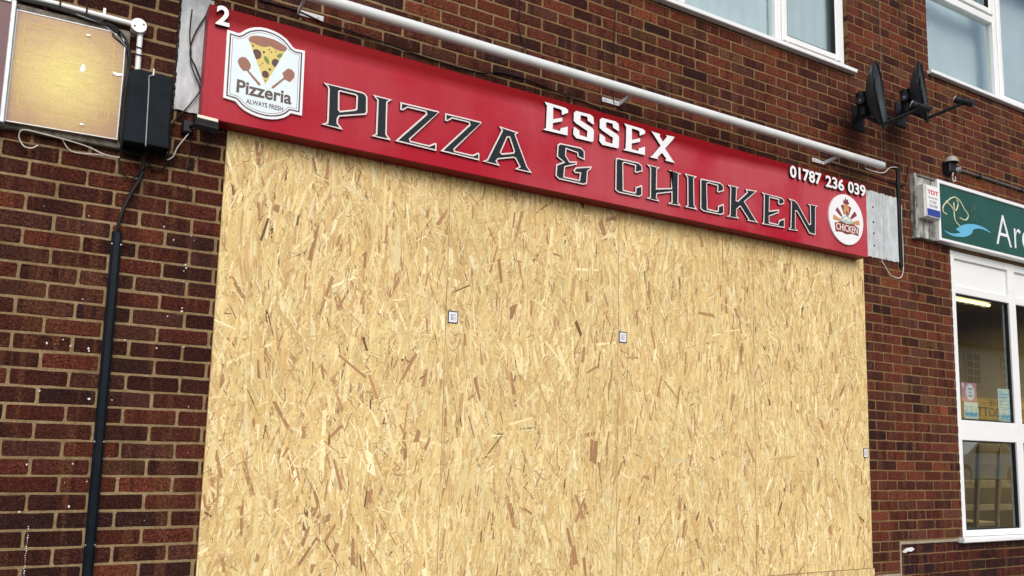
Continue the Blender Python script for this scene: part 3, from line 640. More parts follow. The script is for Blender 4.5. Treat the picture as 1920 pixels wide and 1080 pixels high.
b1 = osb_board(.803, 1.9985, .772, 3.112, 'strand board at the left end of the boarded shopfront, without a sticker')
b2 = osb_board(2.0008, 3.1655, .772, 3.112, 'second strand board from the left, square sticker by its left edge')
b3 = osb_board(3.1678, 4.3232, .772, 3.112, 'third strand board from the left, square sticker by its left edge')
b4 = osb_board(4.3256, 5.505, .772, 3.112, 'strand board at the right end, small sticker low on its right edge')
b5 = osb_board(.803, 5.525, .06, .768, 'low wide strip of strand board below the four tall boards', .8)
sticker(b2, 2.041, 2.272); sticker(b3, 3.203, 2.266); sticker(b4, 5.462, 1.604, .052, .07)

# ================================================================== red pizza sign
SG = thing('shop_sign', (3.04, -.06, 3.062), 'long red pizza and chicken shop sign with raised letters above the boards', 'sign')
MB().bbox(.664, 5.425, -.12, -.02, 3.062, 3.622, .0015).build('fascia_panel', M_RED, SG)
mb = MB(); mb.box(.668, 5.421, -.117, -.022, 3.0605, 3.0635); mb.build('lower_return', M_REDSIDE, SG)
mb = MB(); mb.box(.664, 5.425, -.016, .0, 3.09, 3.60); mb.build('batten', M_TIMBER, SG)
def letter(loops, dx=0, dz=0, white=False, name='letter'):
    lp = [[(p[0]+dx, p[1]+dz) for p in l] for l in loops]
    if white:
        o = MB().prism(lp, -.137, -.122).build(name, M_SIGNWHITE, SG); return dark_sides(o)
    o = MB().prism(lp, -.1335, -.1215).build(name, M_LETBORD, SG)
    ins = [offset(lp[0], .0088)]+[offset(l, -.0088) for l in lp[1:]]
    MB().prism(ins, -.1362, -.1332).build('face', M_LETBLK, o)
    return dark_sides(o)
letter(D['P']); letter(D['I']); letter(D['Z'], D['Z0'][0][0]-D['Z'][0][0][0]); letter(D['Z']); letter(D['A']); letter(D['&'])
letter(D['C']); letter(D['H']); letter(D['I'], D['I0'][0][0]-D['I'][0][0][0], -.0095); letter(D['C'], D['C0'][1][0]-D['C0'][0][0]); letter(D['K']); letter(D['E2']); letter(D['N'])
letter(D['E1'], white=True); letter(D['S'], white=True); letter(D['S'], D['S0'][1][0]-D['S0'][0][0], white=True)
letter(D['E1'], D['S0'][3][0]-D['S0'][2][0], white=True); letter(D['X'], white=True)
two = dark_sides(text('house_number', '2', .098, .694, 3.521, -.1215, M_SIGNWHITE, SG, .062, .018, .03))
for body, xa, xb in (('01787', 4.577, 4.905), ('236', 4.948, 5.150), ('039', 5.193, 5.395)):
    dark_sides(text('phone_digits', body, .090, xa, 3.519, -.1215, M_SIGNWHITE, SG, xb-xa, .018, .028))
# pizzeria plaque
pl = D['pl'][0]
PQ = MB().prism([pl], -.132, -.1215).build('plaque', M_SIGNWHITE, SG)
def ring(lp, d0, d1, y, m_, nm): MB().prism([offset(lp, d0), offset(lp, d1)][:1]+([offset(lp, d1)] if d1 else []), y, y+.0006).build(nm, m_, PQ)
ring(pl, .0125, .0195, -.1327, M_NAVY, 'outline')
ring(pl, .0265, .0285, -.1327, M_NAVY, 'inner_outline')
MB().prism([offset(pl, .0285)], -.1326, -.132).build('blue_field', M_BLUE, PQ)
y = -.1334
def logo(lp, m_, nm, yy): return MB().prism([lp], yy, yy+.0007).build(nm, m_, PQ)
logo(D['cheese'][0], M_CHEESE, 'pizza_slice', y); logo([(p.x, p.y) for p in smooth([Vector((*q, 0)) for q in D['crust'][0]+D['crust'][0][:1]], 4)][:-1], M_CRUST, 'crust', y-.0007)
# round toppings, trimmed at the slice's edges
(cL, cR, cT) = D['cheese'][0][0], D['cheese'][0][7], D['cheese'][0][8]
def clip_half(poly, a, b_):
    out = []; s = lambda p: (b_[0]-a[0])*(p[1]-a[1])-(b_[1]-a[1])*(p[0]-a[0])
    for i in range(len(poly)):
        p, q = poly[i-1], poly[i]; sp, sq = s(p), s(q)
        if (sp >= 0) != (sq >= 0): t = sp/(sp-sq); out.append((p[0]+(q[0]-p[0])*t, p[1]+(q[1]-p[1])*t))
        if sq >= 0: out.append(q)
    return out
for i, (c_, e_) in enumerate(D['pep']):
    r_ = math.hypot(e_[0]-c_[0], e_[1]-c_[1]); lp = clip_half(clip_half(disc(c_[0], c_[1], r_, r_*1.1), cT, cR), cL, cT)
    logo(lp, M_PEP, 'pepperoni', y-.0007)
for l in D['leaf']: logo(l, M_LEAF, 'basil_leaf', y-.0014)
for c_, e_ in D['dots']:
    r_ = math.hypot(e_[0]-c_[0], e_[1]-c_[1]); logo(disc(c_[0], c_[1], r_, r_, 10), M_PEP, 'olive_spot', y-.0010)
for l in D['peel']: logo(l, M_CRUST, 'pizza_peel', y)
text('lettering', 'Pizzeria', .066, .809, 3.2125, -.1327, M_BROWN, PQ, .262, .0012, .024)
text('lettering', 'ALWAYS FRESH', .0235, .857, 3.1695, -.1327, M_BROWN, PQ, .175, .0012, .010)
# chicken roundel
rcx, rcz, rr = 5.172, 3.310, .190
RD = MB().prism([disc(rcx, rcz, rr, rr, 48)], -.134, -.1215).build('roundel', M_SIGNWHITE, SG)
def rl(lp, m_, nm, k): MB().prism([lp], -.1342-.0006*k, -.1339-.0006*(k-1)).build(nm, m_, RD)
M_RUST = plain('rust_print', (.20, .028, .022), .4, var=.15, vscale=40); M_TAN = plain('tan_print', (.55, .27, .10), .4, var=.15, vscale=40); M_GREYP = plain('grey_print_pale', (.42, .50, .47), .4, var=.2, vscale=40)
nseg = 11
for i in range(nseg):
    a0 = math.pi*(.02+.96*i/nseg); a1 = math.pi*(.02+.96*(i+1)/nseg); r0, r1 = .07, .148
    pts = [(rcx+r1*math.cos(a), rcz-.030+r1*.95*math.sin(a)) for a in (a0, (a0+a1)/2, a1)]+[(rcx+r0*math.cos(a), rcz-.030+r0*math.sin(a)) for a in (a1, (a0+a1)/2, a0)]
    rl(pts, (M_TAN if i in (0, 1, 9, 10) else M_RUST) if i % 2 == 0 else M_SIGNWHITE, 'ray', 1)
rl(disc(rcx, rcz-.022, .068, .052, 20), M_GREYP, 'dome', 2)
rl([(rcx-.05, rcz-.02), (rcx-.01, rcz+.022), (rcx+.045, rcz-.005), (rcx+.03, rcz-.012), (rcx-.005, rcz+.006)], M_SIGNWHITE, 'highlight', 3)
rl([(rcx-.034, rcz+.05), (rcx-.028, rcz+.10), (rcx-.008, rcz+.125), (rcx+.018, rcz+.118), (rcx+.032, rcz+.085), (rcx+.026, rcz+.052), (rcx+.006, rcz+.035)], M_TAN, 'bird_head', 3)
rl([(rcx-.03, rcz+.118), (rcx-.032, rcz+.145), (rcx-.016, rcz+.138), (rcx-.008, rcz+.166), (rcx+.006, rcz+.148), (rcx+.022, rcz+.160), (rcx+.024, rcz+.135), (rcx+.036, rcz+.13), (rcx+.02, rcz+.115)], M_RUST, 'comb', 4)
rl([(rcx-.004, rcz+.065), (rcx+.014, rcz+.06), (rcx+.012, rcz+.022), (rcx-.002, rcz+.03)], M_RUST, 'wattle', 4)
rl([(rcx-.132, rcz-.045), (rcx-.06, rcz-.022), (rcx, rcz-.034), (rcx+.07, rcz-.024), (rcx+.135, rcz-.045), (rcx+.128, rcz-.105), (rcx+.06, rcz-.098), (rcx, rcz-.112), (rcx-.06, rcz-.1), (rcx-.125, rcz-.108)], M_RUST, 'name_band', 4)
text('lettering', 'CHICKEN', .056, rcx-.122, rcz-.096, -.1365, M_TAN, RD, .244, .0012, .03)
text('lettering', 'CHICKEN', .048, rcx-.118, rcz-.091, -.1372, M_SIGNWHITE, RD, .236, .0012, .0)

# ================================================================== tube light on brackets above the sign
TL = thing('tube_light', (3.2, -.15, 3.797), 'long white tube on brackets running above the red sign', 'tube light')
TY, TZ = -.152, 3.797
mb = MB(); mb.tube([(-.6, TY, TZ-.004), (1.6, TY, TZ-.002), (3.4, TY, TZ), (5.155, TY, TZ+.003)], .0285, 20); mb.build('tube', M_WHITE, TL)
mb = MB(); mb.tube([(5.15, TY, TZ+.003), (5.16, TY, TZ+.003)], .0298, 20); mb.build('joint_collar', M_WHITE, TL)
mb = MB(); mb.tube([(5.158, TY, TZ+.003), (5.585, TY, TZ+.004), (5.591, TY, TZ+.004)], [.0285, .0285, .024], 20); mb.build('tube_end', M_WHITE, TL)
for bx, flip in ((1.104, 1), (3.038, 0), (4.972, 0)):
    mb = MB(); mb.bbox(bx, bx+.138, -.007, -.0015, 3.755, 3.785, .001)
    ax = bx if flip else bx+.128
    mb.add([(ax, -.006, 3.756), (ax, -.006, 3.784), (ax, TY+.012, TZ-.005), (ax, TY+.02, TZ-.03), (ax+.008, -.006, 3.756), (ax+.008, -.006, 3.784), (ax+.008, TY+.012, TZ-.005), (ax+.008, TY+.02, TZ-.03)],
           [(0,1,2,3),(7,6,5,4),(0,3,7,4),(1,5,6,2),(3,2,6,7)])
    br = mb.build('bracket', M_WHITE, TL)
    for sx_ in (.024, .108):
        mb = MB(); mb.prism([disc(bx+sx_, 3.770, .0055, .0055, 10)], -.0095, -.006); mb.build('screw', M_METAL, br)

# ================================================================== white painted patches beside the sign
def ragged(x0, x1, z0, z1, amp, sides='lrbt', step=.012):
    pts = []
    def run(a, b_, rag):
        n = max(2, int((Vector(b_)-Vector(a)).length/step)); d = (Vector(b_)-Vector(a)); nn = Vector((-d.y, d.x)).normalized()
        for i in range(n): pts.append(tuple(Vector(a)+d*i/n+nn*(random.uniform(-amp, amp) if rag and i else 0)))
    run((x0, z0), (x1, z0), 'b' in sides); run((x1, z0), (x1, z1), 'r' in sides); run((x1, z1), (x0, z1), 't' in sides); run((x0, z1), (x0, z0), 'l' in sides)
    return pts
o = MB().prism([ragged(.556, .70, 3.115, 3.70, .003, 'lb', .017)], -.009, .004).build('painted_patch', M_FLAKE, None, (.62, 0, 3.115)); tag(o, 'flaking white painted wall patch left of the red sign', 'paint patch')
mb = MB()
for i in range(46):
    x = .551+random.uniform(-.005, .004); z_ = 3.115+.585*i/46+random.uniform(-.006, .006); a = random.uniform(.002, .006); h = random.uniform(.003, .009)
    mb.prism([[(x-a, z_-h), (x+a*.7, z_-h*.6), (x+a, z_+h*.7), (x-a*.5, z_+h)]], -.0082-.0002*(i % 5), .004)
mb.build('dark_edge', M_BLACK, o)
o = MB().prism([ragged(5.40, 5.955, 3.118, 3.648, .006, 'bt')], -.008, .004).build('painted_patch', M_FLAKE, None, (5.7, 0, 3.118)); tag(o, 'flaking white painted wall patch right of the red sign', 'paint patch')
mb = MB(); mb.bbox(5.775, 5.80, -.014, -.006, 3.125, 3.64, .003); mb.build('batten', M_FLAKE, o)
for z_ in (3.52, 3.40, 3.31, 3.21): mb = MB(); mb.prism([disc(5.655, z_, .008, .010, 9)], -.0092, -.007); mb.build('fixing_hole', M_BLACK, o)

# ================================================================== left corner: panels, conduit, cables
o = MB().bbox(-1.2, .345, -.031, .0, 2.868, 3.43, .004).build('backing_board', M_TIMBER, None, (-.4, 0, 2.845)); tag(o, 'weathered timber backing board behind the orange sign panel', 'board')
PN = thing('sign_panel', (.11, -.04, 2.885), 'faded orange and yellow sign panel with thin yellow border', 'sign')
lp = [(-.104, 2.888), (.327, 2.898), (.329, 3.20), (.327, 3.345), (.318, 3.372), (.298, 3.388), (.262, 3.399), (-.103, 3.392)]
MB().prism([lp], -.052, -.032).build('panel', M_BURST, PN)
MB().prism([lp, offset(lp, .0042)], -.0545, -.0505).build('edge_trim', M_ALU, PN)
def rrect(x0, x1, z0, z1, r_, n=5):
    out = []
    for cx, cz, a0 in ((x1-r_, z0+r_, -90), (x1-r_, z1-r_, 0), (x0+r_, z1-r_, 90), (x0+r_, z0+r_, 180)):
        for i in range(n+1): a = R(a0+90*i/n); out.append((cx+r_*math.cos(a), cz+r_*math.sin(a)))
    return out
rl_ = rrect(-.068, .284, 2.966, 3.346, .012); MB().prism([rl_, offset(rl_, .0035)], -.0526, -.0518).build('border_line', M_YLINE, PN)
MB().prism([[(.155, 3.18), (.168, 3.176), (.176, 3.19), (.173, 3.21), (.165, 3.217), (.157, 3.20)]], -.0528, -.0515).build('torn_spot', M_SIGNWHITE, PN)
MB().prism([[(.285, 3.20), (.30, 3.193), (.327, 3.20), (.327, 3.212), (.305, 3.208), (.287, 3.212)]], -.0556, -.0515).build('torn_spot', M_SIGNWHITE, PN)
for x, z_ in ((.175, 3.352), (.182, 2.937)):
    mb = MB(); mb.prism([disc(x, z_, .009, .005, 10)], -.0565, -.052); mb.build('screw_head', M_METAL, PN)
PM = thing('sign_panel', (-.6, -.05, 2.88), 'maroon sign panel in a silver frame at the far left edge', 'sign')
MB().box(-1.2, -.121, -.074, -.032, 2.885, 3.405).build('panel', M_MAROON, PM)
mb = MB(); mb.bbox(-.1225, -.104, -.082, -.031, 2.872, 3.418, .003); mb.bbox(-1.22, -.1225, -.081, -.031, 2.868, 2.886, .003); mb.bbox(-1.22, -.1225, -.081, -.031, 3.404, 3.42, .003)
mb.build('frame', M_ALU, PM)

WC = thing('conduit', (.37, -.03, 3.28), 'white plastic conduit with round junction box above the black cover', 'conduit')
mb = MB(); mb.tube([(-1.3, -.026, 3.487), (.36, -.026, 3.470)], .0125, 12); mb.build('pipe', M_UPVC, WC)
mb = MB(); mb.tube([(.385, -.026, 3.45), (.387, -.026, 3.2)], .0125, 12); mb.build('drop_pipe', M_UPVC, WC)
jb = MB(); jb.prism([disc(.375, 3.460, .033, .033, 24)], -.047, -.004); jb = jb.build('junction_box', M_UPVC, WC)
mb = MB(); mb.prism([disc(.375, 3.460, .0335, .0335, 24)], -.0525, -.048); mb.build('lid', M_UPVC, jb)
for x, z_ in ((.358, 3.452), (.395, 3.468)): mb = MB(); mb.prism([disc(x, z_, .004, .004, 8)], -.0545, -.052); mb.build('screw', M_BLACK, jb)
mb = MB(); mb.bbox(.225, .237, -.03, -.002, 3.47, 3.512, .002); mb.build('clip', M_UPVC, WC)
for x in (-.35, .055, .16): mb = MB(); mb.tube([(x, -.0405, 3.505), (x, -.0405, 3.44)], .004, 6); mb.build('cable_tie', M_CABLE, WC)
for z_ in (3.36, 3.325): mb = MB(); mb.tube([(.369, -.0405, z_), (.403, -.0405, z_-.003)], .003, 6); mb.build('cable_tie', M_CABLE, WC)

def cable(name, pts, r_, mat, label, cat='cable', n=7, k=6):
    sp = smooth(pts, k); c0 = sp[0]
    o = MB().tube(sp, r_, n).build(name, mat, None, c0); return tag(o, label, cat)
CB = thing('cable_bundle', (.2, -.03, 3.2), 'bundle of thick black cables running over the orange panel and down to the cover', 'cables')
for i in range(6):
    j = lambda a=.006: random.uniform(-a, a)
    pts = [(-1.3, -.03, 3.462+j()), (-.2, -.033, 3.452+j()), (.05, -.036, 3.452+j(.008)), (.18, -.038, 3.440+j(.01)), (.27, -.042, 3.424+j(.012)), (.325, -.046, 3.375+j(.008)), (.348+j(), -.045, 3.30), (.346+j(), -.045, 3.15), (.342+j(), -.04, 3.0), (.347+j(), -.035, 2.90), (.37+j(), -.035, 2.855), (.43, -.035, 2.86+j())]
    MB().tube(smooth(pts, 6), .0052, 7).build('cable', M_CABLE, CB)
for i in range(3):
    pts = [(.02+.1*i, -.045, 3.44), (.14+.08*i, -.05, 3.43-.01*i), (.27, -.055, 3.405-.012*i), (.335, -.055, 3.33), (.35, -.05, 3.24)]
    MB().tube(smooth(pts, 6), .0028, 6).build('thin_cable', M_GREYCORD if i == 1 else M_CABLE, CB)

# black hooded cover
CV = thing('equipment_cover', (.44, 0, 2.873), 'charcoal plastic hooded cover box with a grey cord down its front', 'cover box')
def cover_loop(x0, x1, z0, z1, r_):
    out = [(x0, z0), (x1, z0)]
    for cx, a0 in ((x1-r_, 0), (x0+r_, 90)):
        for i in range(6): a = R(a0+90*i/5); out.append((cx+r_*math.cos(a), z1-r_+r_*math.sin(a)))
    return out
lf = cover_loop(.353, .525, 2.898, 3.208, .035); lb = cover_loop(.346, .533, 2.898, 3.214, .04)
mb = MB(); n = len(lf)
mb.add([(x, -.152, z_) for x, z_ in lf]+[(x, -.135, z_) for x, z_ in lb]+[(x, -.002, z_) for x, z_ in lb], [tuple(range(n))]+[(i, n+i, n+(i+1) % n, (i+1) % n) for i in range(n) if i != 0]+[(n+i, 2*n+i, 2*n+(i+1) % n, n+(i+1) % n) for i in range(n) if i != 0])
mb.build('hood', M_COVER, CV)
mb = MB(); mb.bbox(.347, .532, -.158, -.148, 2.868, 2.899, .003); mb.box(.347, .352, -.148, -.002, 2.868, 2.899); mb.box(.527, .532, -.148, -.002, 2.868, 2.899); mb.build('lower_lip', M_COVER, CV)
MB().box(.36, .52, -.12, -.004, 2.88, 3.18).build('inner_unit', M_CABLE, CV)
mb = MB(); mb.tube(smooth([(.442, -.12, 3.217), (.443, -.155, 3.205), (.439, -.157, 3.19), (.427, -.157, 3.18), (.430, -.157, 3.13), (.433, -.156, 3.01), (.436, -.160, 2.875), (.437, -.150, 2.862)], 6), .0028, 6); mb.build('cord', M_GREYCORD, CV)
mb = MB(); mb.bbox(.441, .447, -.162, -.15, 3.19, 3.222, .001); mb.build('toggle', M_SIGNWHITE, CV)

DT = thing('cable_duct', (.362, 0, 0), 'tall black cable duct screwed up the left brick pier', 'duct')
mb = MB(); mb.bbox(.341, .384, -.020, -.002, -.0, 2.487, .004); mb.build('base_channel', M_DUCT, DT)
mb = MB(); mb.bbox(.347, .378, -.034, -.019, .0, 2.486, .005); mb.build('cover_strip', M_DUCT, DT)
for z_ in (2.43, 1.552, 1.113, .6):
    for x in (.3445, .381): mb = MB(); mb.prism([disc(x, z_, .0032, .0032, 8)], -.0235, -.02); mb.build('screw', M_METAL, DT)
cable('main_cable', [(.438, -.03, 2.87), (.446, -.03, 2.80), (.436, -.028, 2.745), (.404, -.026, 2.67), (.384, -.026, 2.61), (.368, -.026, 2.55), (.362, -.02, 2.47)], .0085, M_CABLE, 'thick black cable from under the cover into the tall duct')
cable('looped_cable', [(.36, -.03, 2.87), (.346, -.02, 2.846), (.345, -.018, 2.807), (.36, -.018, 2.765), (.391, -.018, 2.741), (.42, -.02, 2.755), (.44, -.03, 2.79)], .0035, M_CABLE, 'black cable loop hanging below the left of the cover')
cable('looped_cable', [(.475, -.03, 2.87), (.470, -.02, 2.845), (.473, -.018, 2.816), (.502, -.018, 2.799), (.527, -.018, 2.809), (.544, -.02, 2.847), (.55, -.02, 2.875)], .004, M_CABLE, 'black cable loop hanging below the right of the cover')
cable('thin_wire', [(.544, -.02, 2.858), (.571, -.02, 2.835), (.613, -.02, 2.829), (.643, -.02, 2.844), (.682, -.02, 2.898), (.715, -.03, 2.97), (.735, -.06, 3.02)], .0022, M_CABLE, 'thin black wire sagging from the cover to the floodlight')
cable('twisted_wire', [(.645, -.05, 3.03), (.626, -.035, 3.0), (.584, -.03, 2.927), (.567, -.03, 2.877), (.542, -.03, 2.855)], .0030, M_WCABLE, 'frayed white wire slanting from the floodlight down to the cover')
cable('thin_wire', [(.631, -.04, 3.03), (.640, -.02, 2.936), (.638, -.015, 2.843), (.640, -.012, 2.774), (.647, -.012, 2.68)], .0022, M_CABLE, 'thin black wire hanging straight down below the floodlight')
cable('thin_wire', [(.60, -.025, 3.62), (.598, -.025, 3.50), (.610, -.025, 3.401), (.612, -.025, 3.353), (.633, -.025, 3.30), (.658, -.025, 3.253), (.660, -.025, 3.217), (.632, -.022, 3.163), (.599, -.02, 3.108), (.575, -.02, 3.073), (.557, -.02, 3.034), (.552, -.02, 2.94), (.545, -.02, 2.87)], .0032, M_CABLE, 'black wire curling down the left white patch towards the cover')
cable('thin_wire', [(.67, -.022, 3.62), (.62, -.02, 3.50), (.607, -.02, 3.40), (.635, -.02, 3.342), (.661, -.02, 3.283), (.672, -.022, 3.238), (.677, -.03, 3.168), (.665, -.04, 3.09)], .0036, M_CABLE, 'black wire down the left white patch ending at the floodlight')
cable('loose_wire', [(.024, -.018, 2.82), (.002, -.02, 2.801), (-.028, -.02, 2.805), (-.048, -.02, 2.84), (-.042, -.034, 2.866), (-.016, -.036, 2.872), (.043, -.036, 2.868), (.135, -.03, 2.862), (.218, -.02, 2.852), (.283, -.02, 2.831), (.345, -.02, 2.83)], .0032, M_WCABLE, 'white loose wire curling under the orange panel')
cable('loose_wire', [(.114, -.016, 2.866), (.139, -.016, 2.83), (.171, -.016, 2.818), (.239, -.016, 2.825), (.283, -.016, 2.829)], .0026, M_WCABLE, 'short white wire looping below the longer loose wire')

# small floodlight tucked under the sign's left end
FL = thing('floodlight', (.62, 0, 3.03), 'small black floodlight with pale lens under the left end of the sign', 'floodlight')
mb = MB(); mb.bbox(.595, .645, -.05, -.001, 3.0, 3.06, .006); mb.build('wall_box', M_BLACK, FL)
mb = MB(); mb.tube([(.63, -.05, 3.03), (.655, -.10, 3.025)], .009, 8); mb.build('arm', M_BLACK, FL)
Mx = Matrix.Translation((.69, -.125, 3.03)) @ Matrix.Rotation(R(-38), 4, 'X') @ Matrix.Rotation(R(4), 4, 'Y')
def xf(mb): mb.v = [tuple(Mx @ Vector(v_)) for v_ in mb.v]; return mb
hd = xf(MB().bbox(-.052, .052, -.017, .017, -.038, .038, .006)).build('head', M_BLACK, FL)
mb = MB()
for i in range(6): mb.box(-.045+i*.017, -.040+i*.017, .0175, .028, -.030, .030)
xf(mb).build('fins', M_BLACK, hd)
xf(MB().box(-.046, .046, -.0205, -.0165, .008, .032)).build('lens', plain('lens_pale', (.78, .74, .60), .2, var=.05), hd)

# ================================================================== wires on the brickwork above and beside the sign
cable('thin_wire', [(2.40, -.008, 5.2), (2.42, -.008, 4.242), (2.413, -.008, 4.104), (2.44, -.008, 4.0), (2.465, -.008, 3.95), (2.50, -.01, 3.905), (2.52, -.02, 3.84)], .0032, M_CABLE, 'thin black wire dropping down the bricks above the word PIZZA')
cable('thin_wire', [(3.14, -.008, 5.2), (3.136, -.008, 4.466), (3.126, -.008, 4.243), (3.121, -.008, 3.845), (3.13, -.01, 3.759)], .0028, M_CABLE, 'thin black wire dropping to the middle bracket of the tube')
cable('thin_wire', [(.9, -.008, 3.774), (1.097, -.008, 3.774), (1.247, -.01, 3.748), (1.367, -.008, 3.746), (1.595, -.008, 3.735), (1.83, -.008, 3.715), (2.166, -.008, 3.716), (2.295, -.008, 3.752), (2.484, -.008, 3.755), (2.639, -.008, 3.740), (2.783, -.008, 3.722), (2.916, -.008, 3.715), (3.05, -.008, 3.69), (3.12, -.02, 3.64)], .0042, M_CABLE, 'black cable sagging along the bricks just above the sign')
cable('thin_wire', [(5.05, -.008, 3.785), (5.272, -.008, 3.780), (5.72, -.008, 3.772), (5.956, -.008, 3.766), (6.058, -.008, 3.775), (6.10, -.008, 3.85), (6.13, -.008, 3.96)], .0038, M_CABLE, 'dark cable along the bricks from the tube end towards the green sign')
cable('thin_wire', [(5.44, -.12, 3.80), (5.555, -.03, 3.808), (5.728, -.02, 3.811), (5.80, -.02, 3.83), (5.848, -.02, 3.868), (5.90, -.015, 3.892), (5.965, -.012, 3.902), (5.995, -.012, 3.898)], .0045, M_WCABLE, 'white cable wriggling from the end of the tube across the bricks')
DR = thing('cable_duct', (5.985, 0, 3.09), 'black vertical cable cover right of the white patch', 'duct')
mb = MB(); mb.bbox(5.966, 5.998, -.018, .0, 3.09, 3.905, .004); mb.build('cover', M_CABLE, DR)
mb = MB(); mb.tube(smooth([(6.012, -.008, 3.60), (6.006, -.008, 3.4), (6.012, -.008, 3.3), (6.008, -.008, 3.1), (6.01, -.01, 3.07)], 4), .004, 6); mb.build('paint_run', M_WCABLE, DR)
cable('loose_wire', [(6.005, -.01, 3.085), (5.985, -.015, 3.03), (5.945, -.02, 2.99), (5.89, -.02, 2.985), (5.82, -.02, 3.0), (5.77, -.02, 3.05), (5.73, -.015, 3.10)], .0042, M_WCABLE, 'white loose wire hanging in a loop below the right white patch')
cable('thin_wire', [(5.83, -.006, 5.6), (5.819, -.006, 4.933), (5.80, -.006, 4.5), (5.791, -.006, 4.155), (5.786, -.006, 3.87)], .0022, M_TIMBER, 'thin grey wire running down the bricks behind the dishes')

# ================================================================== satellite dishes
def dish(cx, cy, cz, hgt, label):
    t = thing('satellite_dish', (cx+.2, 0, cz-.05), label, 'satellite dish', 'satellite dishes on the brick wall')
    az, el = R(-63), R(4)
    nrm = Vector((math.cos(az)*math.cos(el), math.sin(az)*math.cos(el), math.sin(el)))
    sx_ = Vector((0, 0, 1)).cross(nrm).normalized(); uz = nrm.cross(sx_)
    C = Vector((cx, cy, cz)); rz_, rx_ = hgt/2, hgt/2*.86
    def P(a, b_, d): return C+sx_*a+uz*b_+nrm*d
    mb = MB(); n, k = 40, 7; vs = []; fs = []
    for side in (0, 1):
        for i in range(k+1):
            r_ = i/k
            for j in range(n):
                t_ = 2*math.pi*j/n
                vs.append(P(rx_*r_*math.cos(t_), rz_*r_*math.sin(t_), .085*r_*r_-(.018 if side else 0)))
        o = side*(k+1)*n
        for i in range(k):
            for j in range(n):
                q = (o+i*n+j, o+i*n+(j+1) % n, o+(i+1)*n+(j+1) % n, o+(i+1)*n+j); fs.append(q[::-1] if side else q)
    for j in range(n): a, b_ = k*n+j, k*n+(j+1) % n; fs.append((a, b_, b_+(k+1)*n, a+(k+1)*n))
    mb.add(vs, fs, True); rf = mb.build('reflector', M_DISH, t)
    mb = MB(); rim = [P(rx_*math.cos(2*math.pi*j/n), rz_*math.sin(2*math.pi*j/n), .078) for j in range(n+1)]; mb.tube(rim, .011, 6); mb.build('rim', M_BLACK, rf)
    bk = P(0, -.03, -.05); wl = Vector((cx+.20, 0, cz-.03))
    mb = MB(); mb.bbox(wl.x-.06, wl.x+.06, -.012, .0, wl.z-.10, wl.z+.10, .003); mb.build('wall_plate', M_BLACK, t)
    mb = MB(); mb.tube([wl, wl+Vector((0, -.10, 0)), wl+Vector((.0, -.13, .03)), bk+Vector((0, .02, .05))], .020, 10); mb.build('mast', M_BLACK, t)
    mb = MB(); mb.tube([bk-uz*.10, bk+uz*.08], .040, 10); mb.tube([bk-sx_*.07, bk+sx_*.07], .032, 8); mb.tube([bk-uz*.08, bk-uz*.08+Vector((.03, .10, -.02))], .030, 8); cl = mb.build('clamp', M_BLACK, t)
    mb = MB()
    for s in (-1, 1): mb.tube([bk-sx_*.052*s, bk-sx_*.07*s], .012, 8)
    mb.build('bolt', M_METAL, cl)
    foot = P(0, -rz_*.93, .07); lnb = foot+nrm*.25+Vector((0, 0, .05))
    mb = MB(); mb.tube([P(0, -rz_*.55, -.035), foot-nrm*.0, lnb], .014, 8); mb.build('arm', M_BLACK, t)
    d = (P(0, .02, .02)-lnb).normalized()
    mb = MB(); mb.tube([lnb+Vector((0,0,.02)), lnb+Vector((0,0,.02))+d*.05], [.024, .028], 12); mb.tube([lnb+Vector((0,0,.02))-d*.01, lnb+Vector((0,0,.02))-d*.085], .026, 12); lb_ = mb.build('receiver', M_BLACK, t)
    mb = MB(); mb.tube([lnb+Vector((0,0,.02))+d*.05, lnb+Vector((0,0,.02))+d*.056], .026, 12); mb.build('feed_cap', M_WCABLE, lb_)
    mb = MB(); mb.tube(smooth([bk, bk+Vector((-.05, .06, -.16)), bk+Vector((-.02, .12, -.2)), bk+Vector((.06, .15, -.14)), bk+Vector((.05, .2, -.02))], 6), .004, 6); mb.build('lead', M_CABLE, t)
    return t
dish(5.315, -.25, 4.245, .50, 'left one of two dark satellite dishes, beside the upper window sill')
dish(5.85, -.25, 4.40, .47, 'right one of two dark satellite dishes, its receiver arm clear of the bricks')

# ================================================================== outdoor sensor lamp and conduit
SL = thing('security_lamp', (6.66, 0, 4.0), 'small black wall lamp with pale grey dome above the green sign', 'lamp')
mb = MB(); mb.bbox(6.60, 6.70, -.07, -.0, 3.98, 4.075, .01); mb.build('body', M_BLACK, SL)
mb = MB(); vs = []; fs = []; n = 14
for i in range(6):
    a = R(90*i/5)
    for j in range(n): t = 2*math.pi*j/n; vs.append((6.645+.062*math.cos(a)*math.cos(t), -.055+.055*math.cos(a)*math.sin(t), 4.068+.058*math.sin(a)))
for i in range(5):
    for j in range(n): fs.append((i*n+j, i*n+(j+1) % n, (i+1)*n+(j+1) % n, (i+1)*n+j))
mb.add(vs, fs, True); mb.build('dome', plain('dome_grey', (.32, .31, .28), .6, var=.2, vscale=30), SL)
mb = MB(); mb.tube([(6.69, -.05, 4.01), (6.72, -.09, 4.015)], .022, 10); mb.build('sensor', plain('sensor_grey', (.25, .26, .27), .4), SL)
mb = MB(); mb.tube(smooth([(6.655, -.06, 3.985), (6.64, -.06, 3.94), (6.655, -.06, 3.905), (6.68, -.06, 3.92), (6.68, -.06, 3.95)], 5), .0052, 7); mb.build('flex', M_WCABLE, SL)
RC = thing('conduit', (8.0, -.02, 4.02), 'thin dark conduit running right along the bricks above the green sign', 'conduit')
mb = MB(); mb.tube([(6.71, -.02, 4.05), (8.6, -.02, 4.045), (10.4, -.02, 4.05)], .0095, 10); mb.build('pipe', plain('conduit_grey', (.10, .095, .09), .6, var=.3, vscale=10), RC)
